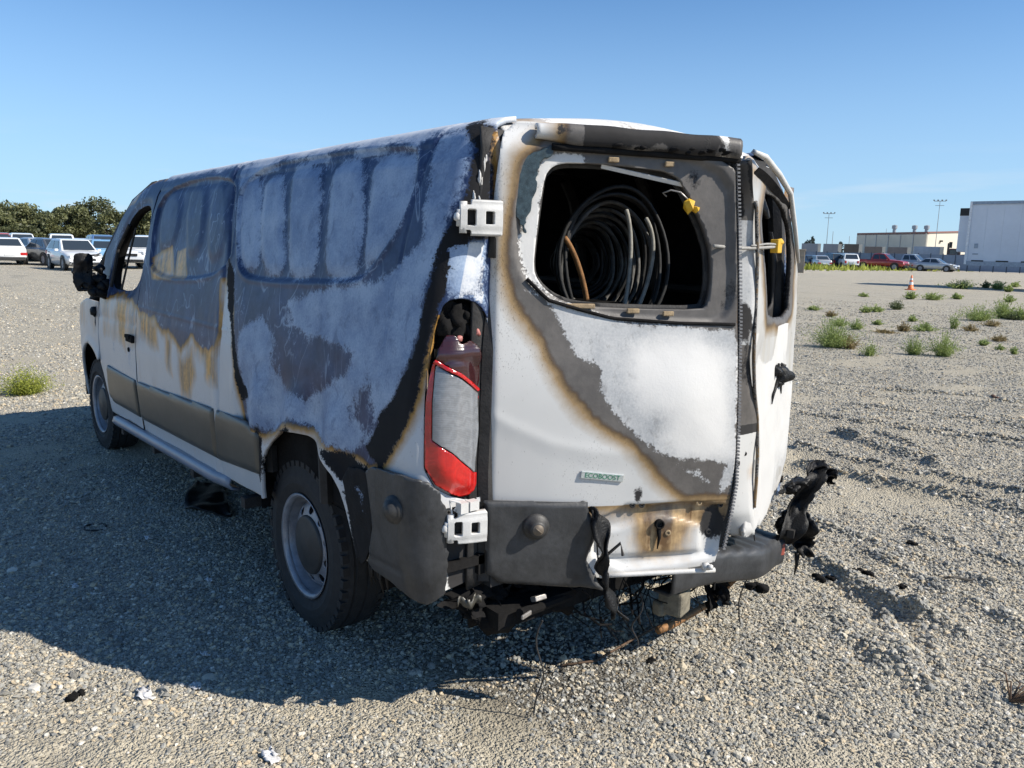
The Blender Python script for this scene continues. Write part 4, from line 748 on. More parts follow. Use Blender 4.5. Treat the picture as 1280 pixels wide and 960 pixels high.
# window hole: the drooping frame on the free side cuts its upper right corner
def crease(s): return np.interp(s, CR[:, 0], CR[:, 1])
def keep_ld(s, z): return np.minimum.reduce([np.maximum(sdf(cOUT, s, z), np.where((s > .05) & (s < .30) & (z > 1.7), np.minimum(s-.05-.0*z, 2.028-.02*np.abs(s-.17)-6*np.clip(.10-s, 0, 1)**1.6-z), -1)), -sdf(cLW, s, z), z-.545-np.where(s < .36, 0, -.2)])
def disp_ld(s, z):
    o = .022*(1-((s-.45)/.45)**2)*smooth(1.45, 1.1, z)
    o += .03*smooth(1.55, 1.30, z)*smooth(.5, .8, z)*0
    d = sdf(cREC, s, z); o -= .016*smooth(-.010, .010, d)
    o -= .05*smooth(1.90, 2.02, z)**2                                  # rolls over towards the roof
    dz = crease(s)-z; o -= np.clip(dz, 0, .3)*.07*smooth(-.01, .06, dz)
    o += .002*np.exp(-(dz/.02)**2)*smooth(.85, .3, s)
    dp = sdf(cPL, s, z); o -= .022*smooth(-.004, .012, dp)
    # raised number-plate pad with scalloped top inside the recess
    zt = .715+.022*np.cos((s-.62)*2*PI/.42)*smooth(.38, .45, s); pad = np.minimum.reduce([zt-z, z-.575, s-.40, .80-s-.06*(z-.6)])
    o += .016*smooth(0, .025, pad)*(dp > .01)
    o -= .03*smooth(.05, .0, s)**2                                     # hinge-side roll
    o += .004*fbm(s*5, z*5, 0, 121, 3)*smooth(.2, .5, s)
    b = np.exp(-(((s-.68)/.17)**2+((z-1.14)/.19)**2)); o += .020*b      # blistered skin
    return o
def at_ld(s, z):
    sd = lambda k: sdf(SD[k], s, z)
    burn = sd('burn')
    pl = sdf(cPL, s, z); low = z < .782
    burn = np.where(low, np.minimum(np.maximum.reduce([.075-np.hypot((s-.63)*1.0, (z-.69)*.85), .075-np.hypot((s-.80)*.55, (z-.745)*1.3), .028-np.abs(z-.765+.03*np.sin(s*9))*1.2-.2*np.clip(.5-s, 0, 1)])+.05*fbm(s*8, z*8, 0, 126, 3)-.022, .0045), burn)
    isl = sd('isl1'); isl2 = sdf([(.79, .845), (.835, .86), (.84, .80), (.80, .79)], s, z)
    ash = np.minimum.reduce([sd('ash'), -isl-.004, -isl2])
    prim = sd('primer'); ash = np.maximum(ash, prim)
    ash = np.maximum(ash, np.minimum(-.012+.05*fbm(s*14, z*14, 0, 125, 3), .05-np.abs(z-1.47-.9*(.22-s)*.6)) - .3*(s > .33))
    ash = np.maximum(ash, -.04-.5*np.clip(.65-s, 0, 1)*0+.0*z+(-.05)+.14*fbm(s*9, z*30, 0, 127, 3)*(z > 1.93))
    bright = np.maximum(sd('bright')+.02*fbm(s*5, z*5, 0, 129, 3), prim+.02)
    tan = np.where(low, np.minimum(np.maximum.reduce([sd('platetan')+.02, .085-np.hypot((s-.66)*.8, z-.70)+.0*s, .05-np.abs(z-.757)])+.05*fbm(s*6, z*6, 0, 131, 3), pl+.02), -.3)
    tan = np.maximum(tan, .035-np.abs(np.hypot((s-.24)*1.0, (z-1.45))-.03)*2-.06)
    tan = np.where((z > 1.42) & (z < 1.5) & (s > .22) & (s < .40), .01, tan)
    gp = np.minimum(sd('recess')-.0, -sd('win')); gp = np.minimum(gp, .13-s*.7)
    char = np.maximum(-.05+.09*fbm(s*5, z*12, 0, 133, 3)*(z > 1.9), np.where((s > .60) & (z > 1.43), -.035+.10*fbm(s*9, z*4, 0, 135, 3), -.2))
    char = np.minimum(char, -prim*.5)
    char = np.where(low, np.maximum(.055-np.hypot((s-.83)*1.2, (z-.70)*.7), .018-np.hypot((s-.53)*1.3, z-.80))+.03*fbm(s*9, z*9, 0, 137, 3)-.01, np.maximum(char, .020-np.hypot((s-.535)*1.6, (z-.81)*.8)))
    return dict(burn=burn, ash=np.where(low, -.2, ash), tan=tan, char=char, bright=bright)
dl = grid('rear_door', lambda s, z, o: ldoor(s, z, o), keep_ld, -.01, .91, .46, 2.03, .0095, [M_door, M_soot], van, disp_ld, at_ld)
dl['label'] = 'left rear door, scorched white with an empty window'
solid(dl, .03, -1, 1, 0)
# inner pressing of the door: a thinner second skin round the window that gives it its depth
gi = grid('door_liner', lambda s, z, o: ldoor(s, z, o-.055), lambda s, z: np.minimum(sdf(cOUT, s, z)-.02, -sdf(cLW, s, z)+.012), 0, .91, .48, 2.0, .02, M_soot, dl, lambda s, z: .012*np.sin(s*20)*np.sin(z*14)*.4, None); solid(gi, .012)
# top lip with the burnt stop lamp
m = MB()
LIPP = [(-.045, .010), (-.02, .017), (.002, .016), (.010, .011), (.012, .002), (.011, -.020), (.004, -.026), (-.02, -.028), (-.04, -.028)]
def lip(a, b):
    s = .15+.675*a; i = b*(len(LIPP)-1); j = min(int(i), len(LIPP)-2); t = i-j; tp_ = .5+.5*float(smooth(0, .2, a))
    o_, z_ = LIPP[j][0]*(1-t)+LIPP[j+1][0]*t, LIPP[j][1]*(1-t)+LIPP[j+1][1]*t
    return LD(s, 1.998-.024*a+z_*tp_+.0015*math.sin(a*23), (o_-.012*(1-float(smooth(0, .2, a))))*(.6+.5*a)+.002*float(fbm(a*12, b*3, 0, 140, 2)))
m.sheet(lip, 60, 8)
def at_lip(n): return None
V = np.array(m.V); sarr = np.repeat(np.linspace(.15, .825, 61), 9); zz = V[:, 2]
lipo = mesh_obj('stop_lamp_lip', m.V, m.F, [M_door], dl, True, None, dict(burn=(sarr-.235)*.9+.01*fbm(sarr*20, zz*30, 0, 141, 3), ash=np.minimum(.07-np.abs(sarr-.755)*1.0, .03)+.04*fbm(sarr*30, zz*40, 0, 142, 3)-.03-.3*(zz > 2.0)*(sarr < .6), tan=-.2+0*sarr, char=-.03+.09*fbm(sarr*9, zz*30, 0, 143, 3)+.06*(sarr > .3), bright=.1+0*sarr)); solid(lipo, .012)
m = MB()
m.tube([LD(s, 1.948-.022*(s-.2), -.004) for s in np.linspace(.20, .83, 20)], .011, 6)
for q in range(14): m.lump(LD(.36+.46*rng.random(), 1.948+.012*rng.random(), .004), (.02+.02*rng.random(), .012, .008), q+150, .5)
m.build('burnt_seal', M_char, dl, True)
# glass remnant, sealing adhesive blocks
gl = grid('window_glass', lambda s, z, o: ldoor(s, z, o-.004), lambda s, z: np.minimum(sdf(SD['glass'], s, z)+.010*fbm(s*40, z*40, 0, 145, 3)+.004, 1), .07, .24, 1.60, 1.96, .006, M_glassr, dl, None, None); solid(gl, .005)
gl['label'] = 'last curved strip of sooty window glass'
for (a, b, zc) in [(.262, .36, 1.452), (.47, .512, 1.438), (.595, .632, 1.430), (.385, .42, 1.917), (.575, .606, 1.911)]:
    m = MB(); c = LD((a+b)/2, zc, -.004); m.box(c, (b-a, .016, .012), RL); o = m.build('adhesive_block', M_tanrub, dl); bevel(o, .003)
m = MB()
m.tube([LD(s, np.interp(s, [.11, .2, .3, .42, .65, .85], [1.56, 1.475, 1.447, 1.417, 1.403, 1.400])-.004, .003) for s in np.linspace(.13, .85, 30)], .006, 6)
m.build('window_seal', M_char, dl, True)
# drooping inner header strip across the window top
m = MB(); m.sheet(lambda a, b: LD(.37+.29*a, 1.906-.050*a-.012*b, -.028-.006*b), 10, 2); o = m.build('window_rail', M_white, dl); solid(o, .006)
# free edge: ribbed weatherstrip
m = MB(); zs = np.linspace(.60, 1.93, 110)
es = np.interp(zs, [.52, .62, .735, .837, 1.08, 1.41, 1.68, 1.98], [.838, .861, .877, .888, .879, .86, .837, .807])
m.tube([LD(s+.007, z, -.022) for s, z in zip(es, zs)], .011, 6)
m.build('weatherstrip', M_gum, dl, True)
m = MB()
for s, z in zip(es[::1], zs[::1]): m.box(LD(s+.012, z, -.006), (.010, .006, .018), RL)
m.build('strip_teeth', plain('strip_core', (.16, .16, .165), .6, var=.3), dl)
# grey plastic lower trim, torn and sagging at its right
P = cTR
tro = grid('door_trim', lambda s, z, o: ldoor(s, z, o+.016), lambda s, z: np.where(s > .34, sdf(P, s, z)+.012*fbm(s*26, z*26, 0, 151, 3), sdf(P, s, z)), -.005, .45, .46, .82, .0085, M_trim, dl,
           lambda s, z: -.07*np.clip(crease(s)-z, 0, .3)+.026-.012*smooth(.012, 0, sdf(P, s, z))+.05*smooth(.34, .43, s)*np.sin(z*30)*.35-.010*smooth(.60, .47, z)+.006*fbm(s*4, z*4, 0, 153, 2)); solid(tro, .006)
m = MB(); hang = [(.375, .77, .02), (.40, .70, .03), (.41, .62, .045), (.405, .56, .04), (.43, .49, .05), (.455, .43, .055), (.475, .395, .05)]
def hsheet(a, b):
    i = a*(len(hang)-1); j = min(int(i), len(hang)-2); t = i-j; h = [hang[j][k]*(1-t)+hang[j+1][k]*t for k in range(3)]
    wv = (.014+.010*math.sin(a*9)+.012*a)*(1-.5*a*a)*(1+.6*float(fbm(a*9, 0, 0, 155, 3)))
    return LD(h[0]+(b-.5)*wv*2+.012*math.sin(a*23+b*4), h[1]+.01*math.sin(b*7+a*5), h[2]-.02*math.cos(b*5+a*11)+.01)
m.sheet(hsheet, 40, 8); o = m.build('torn_trim', M_melt, tro, True); solid(o, .005)
m = MB(); kc = LD(.179, .718, .012)
m.lathe([(0, .046), (.018, .045), (.024, .040), (.030, .030), (.045, .027), (.050, .022), (.051, 0)], (kc, NL), 28)
o = m.build('trim_buffer', M_cap, tro, True)
m = MB(); m.lathe([(.050, .019), (.0535, .018), (.054, 0)], (kc, NL), 20); m.box(tuple(np.array(kc)+np.array(NL)*.055), (.028, .005, .003), RL @ Matrix.Rotation(-.7, 3, 'Z')); m.build('buffer_screw', plain('oxidised_screw', (.16, .13, .10), .6, .3), tro, True)
# number-plate recess: bolts, holes, bottom flange
for q, (s, z) in enumerate(SD['bolts']):
    m = MB(); o_ = float(disp_ld(np.array([s]), np.array([z]))[0]); m.lathe([(0, .011), (.004, .011), (.005, .006), (.001, .005), (.001, 0)], (LD(s, z, o_), NL), 12); m.build('plate_bolt', M_tanrub if q in (2, 5) else M_soot, dl)
m = MB(); o_ = float(disp_ld(np.array([.622]), np.array([.70]))[0]); m.lathe([(0, .017), (.014, .017), (.016, .012), (-.004, .011), (-.004, 0)], (LD(.622, .701, o_), NL), 16)
m.tube([LD(.622, .69, o_+.004), LD(.624, .65, o_+.006), LD(.620, .61, o_+.004)], [.009, .006, .002], 6); m.build('lock_hole', M_char, dl, True)
m = MB(); m.tube([LD(s, .530, .018) for s in (.41, .5, .62, .74, .83)], .009, 8); m.box(LD(.79, .55, .03), (.022, .022, .02), RL); m.box(LD(.80, .553, .045), (.015, .015, .015), RL); m.build('bottom_flange', M_white, dl, True)
m = MB(); m.tube([LD(.418, .60, .03), LD(.47, .655, .045), LD(.478, .612, .05)], .006, 5); m.tube([LD(.37, .77, .03), LD(.385, .66, .05), LD(.40, .565, .03)], .003, 5); m.build('hanging_bracket', M_soot, dl)
# small raised badge with worn green letters
bd = MB(); bc_ = LD(.403, .883, float(disp_ld(np.array([.403]), np.array([.883]))[0])+.003); bd.box(bc_, (.150, .026, .006), RL @ Matrix.Rotation(-.12, 3, 'Z')); bo_ = bd.build('badge', plain('badge_metal', (.50, .53, .52), .35, .5, var=.2, scale=60), dl); bevel(bo_, .002)
fc = bpy.data.curves.new('badge_lettering', 'FONT'); fc.body = 'ECOBOOST'; fc.size = .0235; fc.extrude = .0008; fc.align_x = 'CENTER'; fc.align_y = 'CENTER'; fc.offset = -.0002
fo = bpy.data.objects.new('badge_lettering', fc); COL.objects.link(fo); fo.parent = bo_
fo.matrix_local = Matrix.Translation(Vector(bc_)+NL*.0036) @ (RL @ Matrix.Rotation(-.12, 3, 'Z')).to_4x4(); fc.materials.append(plain('green_lettering', (.03, .20, .10), .4, var=.2))
# hinges
def hinge(nm, c, sc, mat, R):
    m = MB(); c = np.array(c)
    def kh(u, v):
        k = np.minimum(.062-np.abs(u), .047-np.abs(v)-.012*(u < -.03))
        for (a, b, wu, wv) in ((-.030, 0, .013, .024), (.024, 0, .014, .018)): k = np.minimum(k, np.maximum(np.abs(u-a)-wu, np.abs(v-b)-wv))
        return k
    ex, ey, ez = [np.array(R.col[i]) for i in range(3)]
    g = grid(nm, lambda u, v, o: c+(u[..., None]*ex+v[..., None]*ey)*sc+(o[..., None])*ez, kh, -.066, .066, -.052, .052, .0045, mat, van, lambda u, v: .030-.35*np.abs(u)**1.5-.004*smooth(.02, .0, np.abs(np.abs(v)-.04)), None)
    solid(g, .022, -1)
    m = MB(); q = lambda u, v, o: tuple(c+(u*ex+v*ey)*sc+o*ez)
    m.tube([q(-.052, -.044, .012), q(-.052, .044, .012)], .012, 10)
    m.tube([q(-.062, -.025, .008), q(-.062, .022, .014)], .010, 8); m.lump(q(-.068, .0, .012), (.012, .012, .014), 5, .3); m.build('hinge_pin', mat, g, True)
    m = MB(); m.box(q(.0, 0, -.012), (.11*sc, .085*sc, .012), R); m.build('hinge_plate', M_soot, g)
    return g
Rh = Matrix((Vector((-.35, -.93, 0)).normalized(), Vector((0, 0, 1)), Vector((-.93, .35, 0)).normalized())).transposed()
hinge('door_hinge', (-1.068, .832, 1.722), 1.08, M_white, Rh)
h2 = hinge('door_hinge', (-1.075, .872, .742), 1.05, M_white, Rh)
m = MB(); m.box((-1.085, .895, .812), (.03, .03, .035)); m.box((-1.09, .86, .815), (.03, .035, .03)); m.tube([(-1.065, .93, .835), (-1.085, .905, .83), (-1.07, .915, .80)], .004, 5); m.tube([(-1.065, .93, .835), (-1.07, .92, .77)], .003, 5); m.build('hinge_bracket', M_white, h2)
# upper hinge-side bodywork seen between corner and door
m = MB(); m.tube([(-1.045, .765, 1.60), (-1.04, .745, 1.75), (-1.03, .715, 1.86), (-1.02, .66, 1.955)], .018, 6); o = m.build('door_seal', M_gum, van, True)
for q in range(7): m = MB(); m.lump(side_map(-1.05-.03*rng.random(), 1.72+.20*rng.random(), .001), (.005, .004, .008+.018*rng.random()), q+170, .9); m.build('paint_flake', M_white, van, True)

# ------------------------------------------------------------------ right rear door: swung out, sagging, warped
PH = math.radians(22.0); HR = np.array([-1.06, -.93])
def rdoor(s, z, o=0.0):
    s = np.asarray(s, float); z = np.asarray(z, float); o = np.asarray(o, float)
    tz = 0.0
    return np.stack([HR[0]-s*math.sin(PH)-o*math.cos(PH), HR[1]+s*math.cos(PH)-o*math.sin(PH), z+0*s+0*o], -1)
def RDp(s, z, o=0.0): return tuple(float(q) for q in rdoor(s, z, o))
cRO, cRW = chaikin(SR['out'], 1), chaikin([(.715, 1.86), (.50, 1.845), (.31, 1.78), (.20, 1.665), (.135, 1.50), (.135, 1.37), (.53, 1.385), (.60, 1.44)], 1)
# rear-facing skin between its free edge and its rounded outer corner; the corner wraps forward so that it closes the silhouette
OUTR = [(.985, 1.962), (.84, 1.955), (.60, 1.915), (.375, 1.862), (.226, 1.725), (.05, 1.58), (-.01, 1.48), (-.06, 1.25), (-.10, 1.0), (-.11, .86), (-.06, .72), (.08, .60), (.30, .52), (.50, .475), (.60, .50), (.56, .60), (.55, .72), (.56, .84), (.62, 1.0), (.70, 1.12), (.755, 1.25), (.775, 1.39), (.80, 1.60), (.88, 1.79), (.955, 1.875)]
cRO = chaikin(OUTR, 1)
def disp_rd(s, z):
    o = -.04*smooth(.0, -.11, s)**2-.03*smooth(1.80, 1.95, z)**2*smooth(.9, .3, s)
    o += .012*np.sin(z*9+1)*smooth(.35, .75, s)+.010*fbm(s*4, z*4, 0, 161, 3)+.009*fbm(s*14, z*3.5, 0, 162, 3)*smooth(1.42, 1.3, z); o -= .012*smooth(-.03, .02, sdf(cRW, s, z))
    e = sdf(cRO, s, z); o -= .016*smooth(.03, .0, e)*(s > .4)
    o -= .014*smooth(1.40, 1.39, z)*smooth(.5, .53, s)*0
    return o
def at_rd(s, z):
    w_ = sdf(cRW, s, z)
    tan = np.maximum(sdf(SR['tan'], s, z)*.6+.01*fbm(s*6, z*6, 0, 163, 2), -.04+.08*fbm(s*3, z*6, 0, 165, 3)*(z > 1.35))
    tan = np.maximum(tan, np.where(z < .72, .03-np.abs(sdf(cRO, s, z)-.01)*1.5, -.3))
    return dict(burn=np.where(z > 1.3, w_+.045, -.3)+.03*fbm(s*7, z*7, 0, 167, 3), ash=np.where(z < 1.35, .02+.25*fbm(s*4, z*3, 0, 169, 3), -.3), tan=tan, char=np.maximum(w_+.006, -.05+.07*fbm(s*14, z*14, 0, 171, 3)*(s < .1)), bright=.1+.2*fbm(s*5, z*3, 0, 173, 2))
dr = grid('rear_door', lambda s, z, o: rdoor(s, z, o), lambda s, z: np.minimum(sdf(cRO, s, z), -sdf(cRW, s, z)), -.13, 1.0, .45, 1.98, .0125, [M_rdoor, M_soot], van, disp_rd, at_rd, flip=True)
dr['label'] = 'right rear door, warped and ash white, hanging further open'
solid(dr, .02, -1, 1, 0)
# its latch-side face (faces the left door) and inner box
fe = [(.50, .485), (.555, .60), (.552, .72), (.565, .84), (.62, 1.0), (.70, 1.12), (.752, 1.25), (.775, 1.39), (.80, 1.60), (.875, 1.79), (.95, 1.87), (.98, 1.95)]
fe = np.array(fe); fz = np.linspace(.49, 1.94, 90); fs = np.interp(fz, fe[:, 1], fe[:, 0])
base = np.interp(fz, [.49, .6, .84, 1.1, 1.4, 1.9, 1.95], [.57, .66, .78, .84, .86, .93, .985])
m = MB(); V = []
for q in range(90):
    for b in range(7):
        t = b/6; V.append(RDp(fs[q]*(1-t)+base[q]*t+.010*math.sin(t*PI), fz[q], -.006-.085*t+.008*math.sin(fz[q]*14+t*3)))
V = np.array(V); zz = V[:, 2]; tt = np.tile(np.linspace(0, 1, 7), 90)
jamb = mesh_obj('latch_face', V, [(q*7+b, q*7+b+1, (q+1)*7+b+1, (q+1)*7+b) for q in range(89) for b in range(6)], [M_door], dr, True, None,
                dict(burn=np.where(zz > .95, .12, -.12)+.05*fbm(V[:, 0]*9, V[:, 2]*9, 0, 177, 3), ash=np.where((zz > 1.30) & (zz < 1.75), .03, -.1)+.05*fbm(V[:, 1]*14, zz*12, 0, 178, 3), tan=-.08+.10*np.abs(tt-.5)+.08*fbm(V[:, 1]*9, zz*9, 0, 179, 3), char=np.where((zz < .98) & (zz > .93), .02, np.where(zz > .98, -.01+.1*fbm(tt*2, zz*5, 0, 180, 3), -.1)), bright=-.2+0*zz)); solid(jamb, .006, 0)
m = MB()
for (t, z) in ((.35, .86), (.62, .855)): m.lathe([(.004, .010), (.005, .0)], (RDp(np.interp(z, fz, fs)*(1-t)+np.interp(z, fz, base)*t, z, -.006-.085*t+.006), (-.3, .9, 0)), 12)
m.box(RDp(.70, .825, -.045), (.012, .055, .018), Matrix.Rotation(.4, 3, 'Z')); m.build('latch_hole', M_char, jamb)
m = MB(); m.tube([RDp(s_, z_, .002) for s_, z_ in zip(fs[8:82], fz[8:82])], .007, 6); m.build('edge_fold', M_rdoor, dr, True)
gi = grid('door_liner', lambda s, z, o: rdoor(s, z, o-.07), lambda s, z: np.minimum(sdf(cRO, s, z)-.03, -sdf(cRW, s, z)+.02), 0, .95, .50, 1.9, .03, M_soot, dr, None, None, flip=True); solid(gi, .015)
m = MB(); m.tube([RDp(s_, z_, .012) for s_, z_ in ((.985, 1.965), (.84, 1.965), (.60, 1.925), (.375, 1.872), (.226, 1.735), (.10, 1.60))], [.008, .011, .012, .011, .010, .007], 8); o = m.build('door_rain_lip', M_white, dr, True)
m = MB(); m.sheet(lambda a, b: RDp(.90-.58*a, 1.925-.10*a**1.6-.022*b, .006-.02*b), 12, 2); o = m.build('window_seal', M_char, dr); solid(o, .004)
m = MB()
hc = (.30, 1.125)
for q in range(9): m.lump(RDp(hc[0]+.11*(rng.random()-.5), hc[1]+.07*(rng.random()-.5), .004), (.022, .022, .022), q+190, .5)
m.lump(RDp(.30, 1.125, .0), (.05, .06, .045), 199, .6, sub=3)
m.tube([RDp(.33, 1.14, .005), RDp(.34, 1.17, .01), RDp(.335, 1.185, .012)], .006, 5); m.tube([RDp(.33, 1.11, .008), RDp(.385, 1.06, .008), RDp(.39, 1.02, .006)], [.010, .006, .002], 5); m.tube([RDp(.27, 1.11, .008), RDp(.215, 1.04, .006)], [.010, .002], 5)
m.build('burnt_handle', M_melt, dr, True)
m = MB(); m.sheet(lambda a, b: RDp(-.06+.05*b, .72+.75*a, -.05-.05*(1-b)), 12, 4); o = m.build('door_end', M_rdoor, dr, True)

# ------------------------------------------------------------------ rear bumper, hanging remains, wires
m = MB()
def bmp(a, b):
    y = .06-.86*a; dr_ = -.02-.10*smooth(.1, 1.0, a)
    cx = -1.225+.09*smooth(.6, 1.0, a)
    prof = [(.14, .100), (-.015, .104), (-.032, .097), (-.038, .085), (-.034, .0), (-.02, -.012), (.05, -.015)]
    i = b*(len(prof)-1); j = min(int(i), len(prof)-2); t = i-j
    px_, pz = prof[j][0]*(1-t)+prof[j+1][0]*t, prof[j][1]*(1-t)+prof[j+1][1]*t
    return (cx+px_, y, .395+pz+float(dr_)+.003*math.sin(a*60+b*9)*(b < .4))
m.sheet(bmp, 60, 18); rb = m.build('rear_bumper', M_trim, van, True); solid(rb, .012)
m = MB()
for q in range(16):
    a = .15+.75*q/16
    for k in range(4): m.box(tuple(np.array(bmp(a, .03+.045*k))+np.array((0, 0, .004))), (.014, .02, .006), Matrix.Rotation(.5, 3, 'Z'))
m.build('step_tread', M_trim, rb)
m = MB(); p = np.array(bmp(.965, .55)); m.box(tuple(p+np.array((-.004, 0, .0))), (.012, .05, .055), Matrix.Rotation(-.25, 3, 'Z')); o = m.build('bumper_reflector', plain('scorched_reflector', (.28, .07, .05), .35, var=.5, scale=40), rb); bevel(o, .004)
m = MB(); m.box(tuple(np.array(bmp(.30, .65))+np.array((-.004, 0, 0))), (.006, .008, .10)); m.build('bumper_joint', M_char, rb)
# charred, drooping cover off the right corner
m = MB()
def blade(pts, wds, seed, nn=26, mm=7):
    P = np.array(pts, float); ts = np.linspace(0, 1, len(P))
    def f(a, b):
        c = np.array([np.interp(a, ts, P[:, k]) for k in range(3)]); w0 = np.interp(a, ts, wds); sd_ = np.array((.63*-1, -.77, .15))*1.0
        e = (b-.5)*2
        n_ = float(fbm(a*9, b*4, 0, seed, 4)); return tuple(c+sd_*e*w0*(1+.5*n_)+np.array((-.78, .62, 0))*.03*(math.sin(a*11+seed)+e*e*1.2+n_)+np.array((0, 0, .02*n_)))
    m.sheet(f, nn, mm)
blade([(-1.16, -.80, .36), (-1.18, -.84, .47), (-1.19, -.89, .57), (-1.19, -.95, .66), (-1.19, -.99, .71)], [.045, .060, .038, .050, .034], 201)
blade([(-1.19, -.98, .69), (-1.2, -1.04, .66), (-1.2, -1.08, .63), (-1.2, -1.085, .60)], [.035, .035, .028, .008], 203)
blade([(-1.17, -.86, .50), (-1.19, -.90, .41), (-1.19, -.93, .33), (-1.19, -.945, .28)], [.05, .05, .045, .015], 205)
blade([(-1.15, -.80, .60), (-1.17, -.84, .62), (-1.17, -.88, .64)], [.03, .04, .03], 207)
for q in range(6): m.lump((-1.17+.03*rng.random(), -.80-.12*rng.random(), .40+.25*rng.random()), (.025, .04, .04), q+210, .5)
m.tube([(-1.19, -.89, .30), (-1.19, -.895, .24), (-1.185, -.89, .19)], [.014, .008, .003], 5)
mo = m.build('melted_bumper_cover', M_melt, van, True); solid(mo, .006)
m = MB(); m.box((-1.20, -.83, .415), (.03, .10, .035), Matrix.Rotation(.3, 3, 'Z')); m.build('bracket', M_soot, mo)
# hitch receiver, loom and drips below the door
m = MB(); m.box((-1.06, .30, .385), (.08, .9, .06)); m.tube([(-1.14, .69, .415), (-1.10, .50, .395), (-1.06, .30, .38)], .018, 8); m.build('tow_bar', M_char, van)
m = MB(); m.box((-1.157, .675, .413), (.008, .055, .016), Matrix.Rotation(.3, 3, 'Z')); m.box((-1.13, .60, .445), (.03, .05, .018), Matrix.Rotation(.4, 3, 'Y')); o = m.build('bright_bracket', M_steel, van); bevel(o, .003)
m = MB(); m.box((-1.19, -.05, .29), (.10, .10, .10), Matrix.Rotation(.3, 3, 'Z')); m.box((-1.16, .0, .26), (.05, .04, .06)); o = m.build('charred_block', plain('charred_foam', (.17, .15, .11), .9, var=.5, scale=20, bmp=.5), van); bevel(o, .012)
m = MB()
for q in range(26):
    y0 = .45-.75*rng.random(); x0 = -1.06-.10*rng.random(); L_ = .10+.20*rng.random(); a = rng.random()*6
    pts = [(x0+.05*math.sin(a+k*1.3)*k/4, y0+.05*math.cos(a*2+k)*k/4+.02*k*math.sin(a), .43-L_*k/6) for k in range(7)]
    m.tube(pts, .0022 if q % 3 else .004, 5)
m.build('burnt_wire', M_char, van)
for q, (a, b) in enumerate((((-1.20, .64, .40), (-1.14, .60, .02)), ((-1.17, -.60, .52), (-1.13, -.575, .03)), ((-1.22, .18, .38), (-1.18, .16, .16)))):
    m = MB(); a, b = np.array(a), np.array(b); m.tube([tuple(a*(1-t)+b*t+np.array((.012*math.sin(t*9+q), .014*math.sin(t*7+2*q), 0))) for t in np.linspace(0, 1, 12)], .0032, 5); m.build('hanging_wire', M_soot, van)
m = MB()
def shred(x0, y0, z0, L_, w0, seed, lean=0.0):
    def f(a, b):
        n1, n2 = float(fbm(a*4, b*3, 0, seed, 3)), float(fbm(a*5+7, b*4, 0, seed+1, 3)); ww = w0*(1-.75*a**1.5)*(1+.9*n2)
        return (x0+.05*n1-.02*a+.015*math.sin(b*5+seed), y0+(b-.5)*ww*2+lean*a+.03*n2, z0-L_*a*(1+.5*float(fbm(b*5, 0, 0, seed+2, 2)))+.01*n1)
    m.sheet(f, 14, 6)
for q in range(16): shred(-.98-.07*rng.random(), .84-1.1*q/16, .48+.03*rng.random(), .04+.09*rng.random(), .03+.04*rng.random(), q*3+230, .05*(rng.random()-.5))
for q in range(4): shred(-.99, .80-.05*q, .50, .10+.07*rng.random(), .045, q*3+300, .03)
shred(-1.15, -.30, .33, .16, .035, 270); shred(-1.15, -.42, .30, .13, .03, 273); shred(-1.14, -.36, .30, .10, .04, 276)
for k in range(3): m.lump((-.98, .66-.16*k, .38), (.05, .10, .07), 260+k, 1.0, sub=3)
o = m.build('underbody_char', M_char, van, True); o['kind'] = 'stuff'

# ------------------------------------------------------------------ loose things in and on the van
M_hose = plain('charred_hose', (.014, .0135, .013), .6, var=.6, scale=30, bmp=.3); M_rod = plain('ashen_rod', (.26, .25, .22), .75, var=.4, scale=40); M_palehose = plain('ashen_hose', (.10, .096, .09), .75, var=.5, scale=40, bmp=.3); M_rust = plain('rusted_pipe', (.26, .13, .05), .7, .2, var=.5, scale=25, bmp=.3)
hc = empty('hose_coil', (-.84, -.05, .62), 0, 'large coil of charred hose standing inside the van behind the rear window', 'hose')
rr = np.random.default_rng(5)
for q in range(20):
    R_ = .080+.0085*q+.022*rr.random(); dx = .55-.030*q+.02*rr.random(); n_ = 40; cz = 1.575-.62+.012*rr.random()
    m = MB(); ph = rr.random()*6
    pts = [(dx+.012*math.sin(3*a+ph)+.03*math.cos(a), -.53*max(0, dx)+.05+R_*math.cos(a)+.008*math.sin(2*a+ph), cz-.01+R_*math.sin(a)*1.15) for a in np.linspace(0, 2*PI, n_, endpoint=False)]
    m.tube(pts, .0085, 7, closed=True); m.build('hose_loop', M_palehose if q in (6, 8, 9, 12, 13, 16) else M_hose, hc, True)  # paler hose copy paints some loops as if caught by sun
m = MB(); m.box((0.25, -.05, .40), (.30, .10, .80)); m.box((.25, 0, .02), (.4, .5, .04)); m.build('reel_stand', M_char, hc)
def bowed(P, n_=22):
    P = np.array(P, float); t = np.linspace(0, 1, len(P)); tt = np.linspace(0, 1, n_); cf = [np.polyfit(t, P[:, k], min(3, len(P)-1)) for k in range(3)]
    return [tuple(float(np.polyval(cf[k], q)) for k in range(3)) for q in tt]
m = MB(); m.tube(bowed([(-.80, .239, 1.676), (-.80, .186, 1.608), (-.80, .145, 1.531), (-.80, .104, 1.406), (-.80, .085, 1.28)])+[(-.80, .08, .95), (-.79, .08, .63)], .011, 8)
tag(m.build('bent_tube', M_rust, None, True), 'thin rusty bent tube standing inside the left rear window', 'tube')
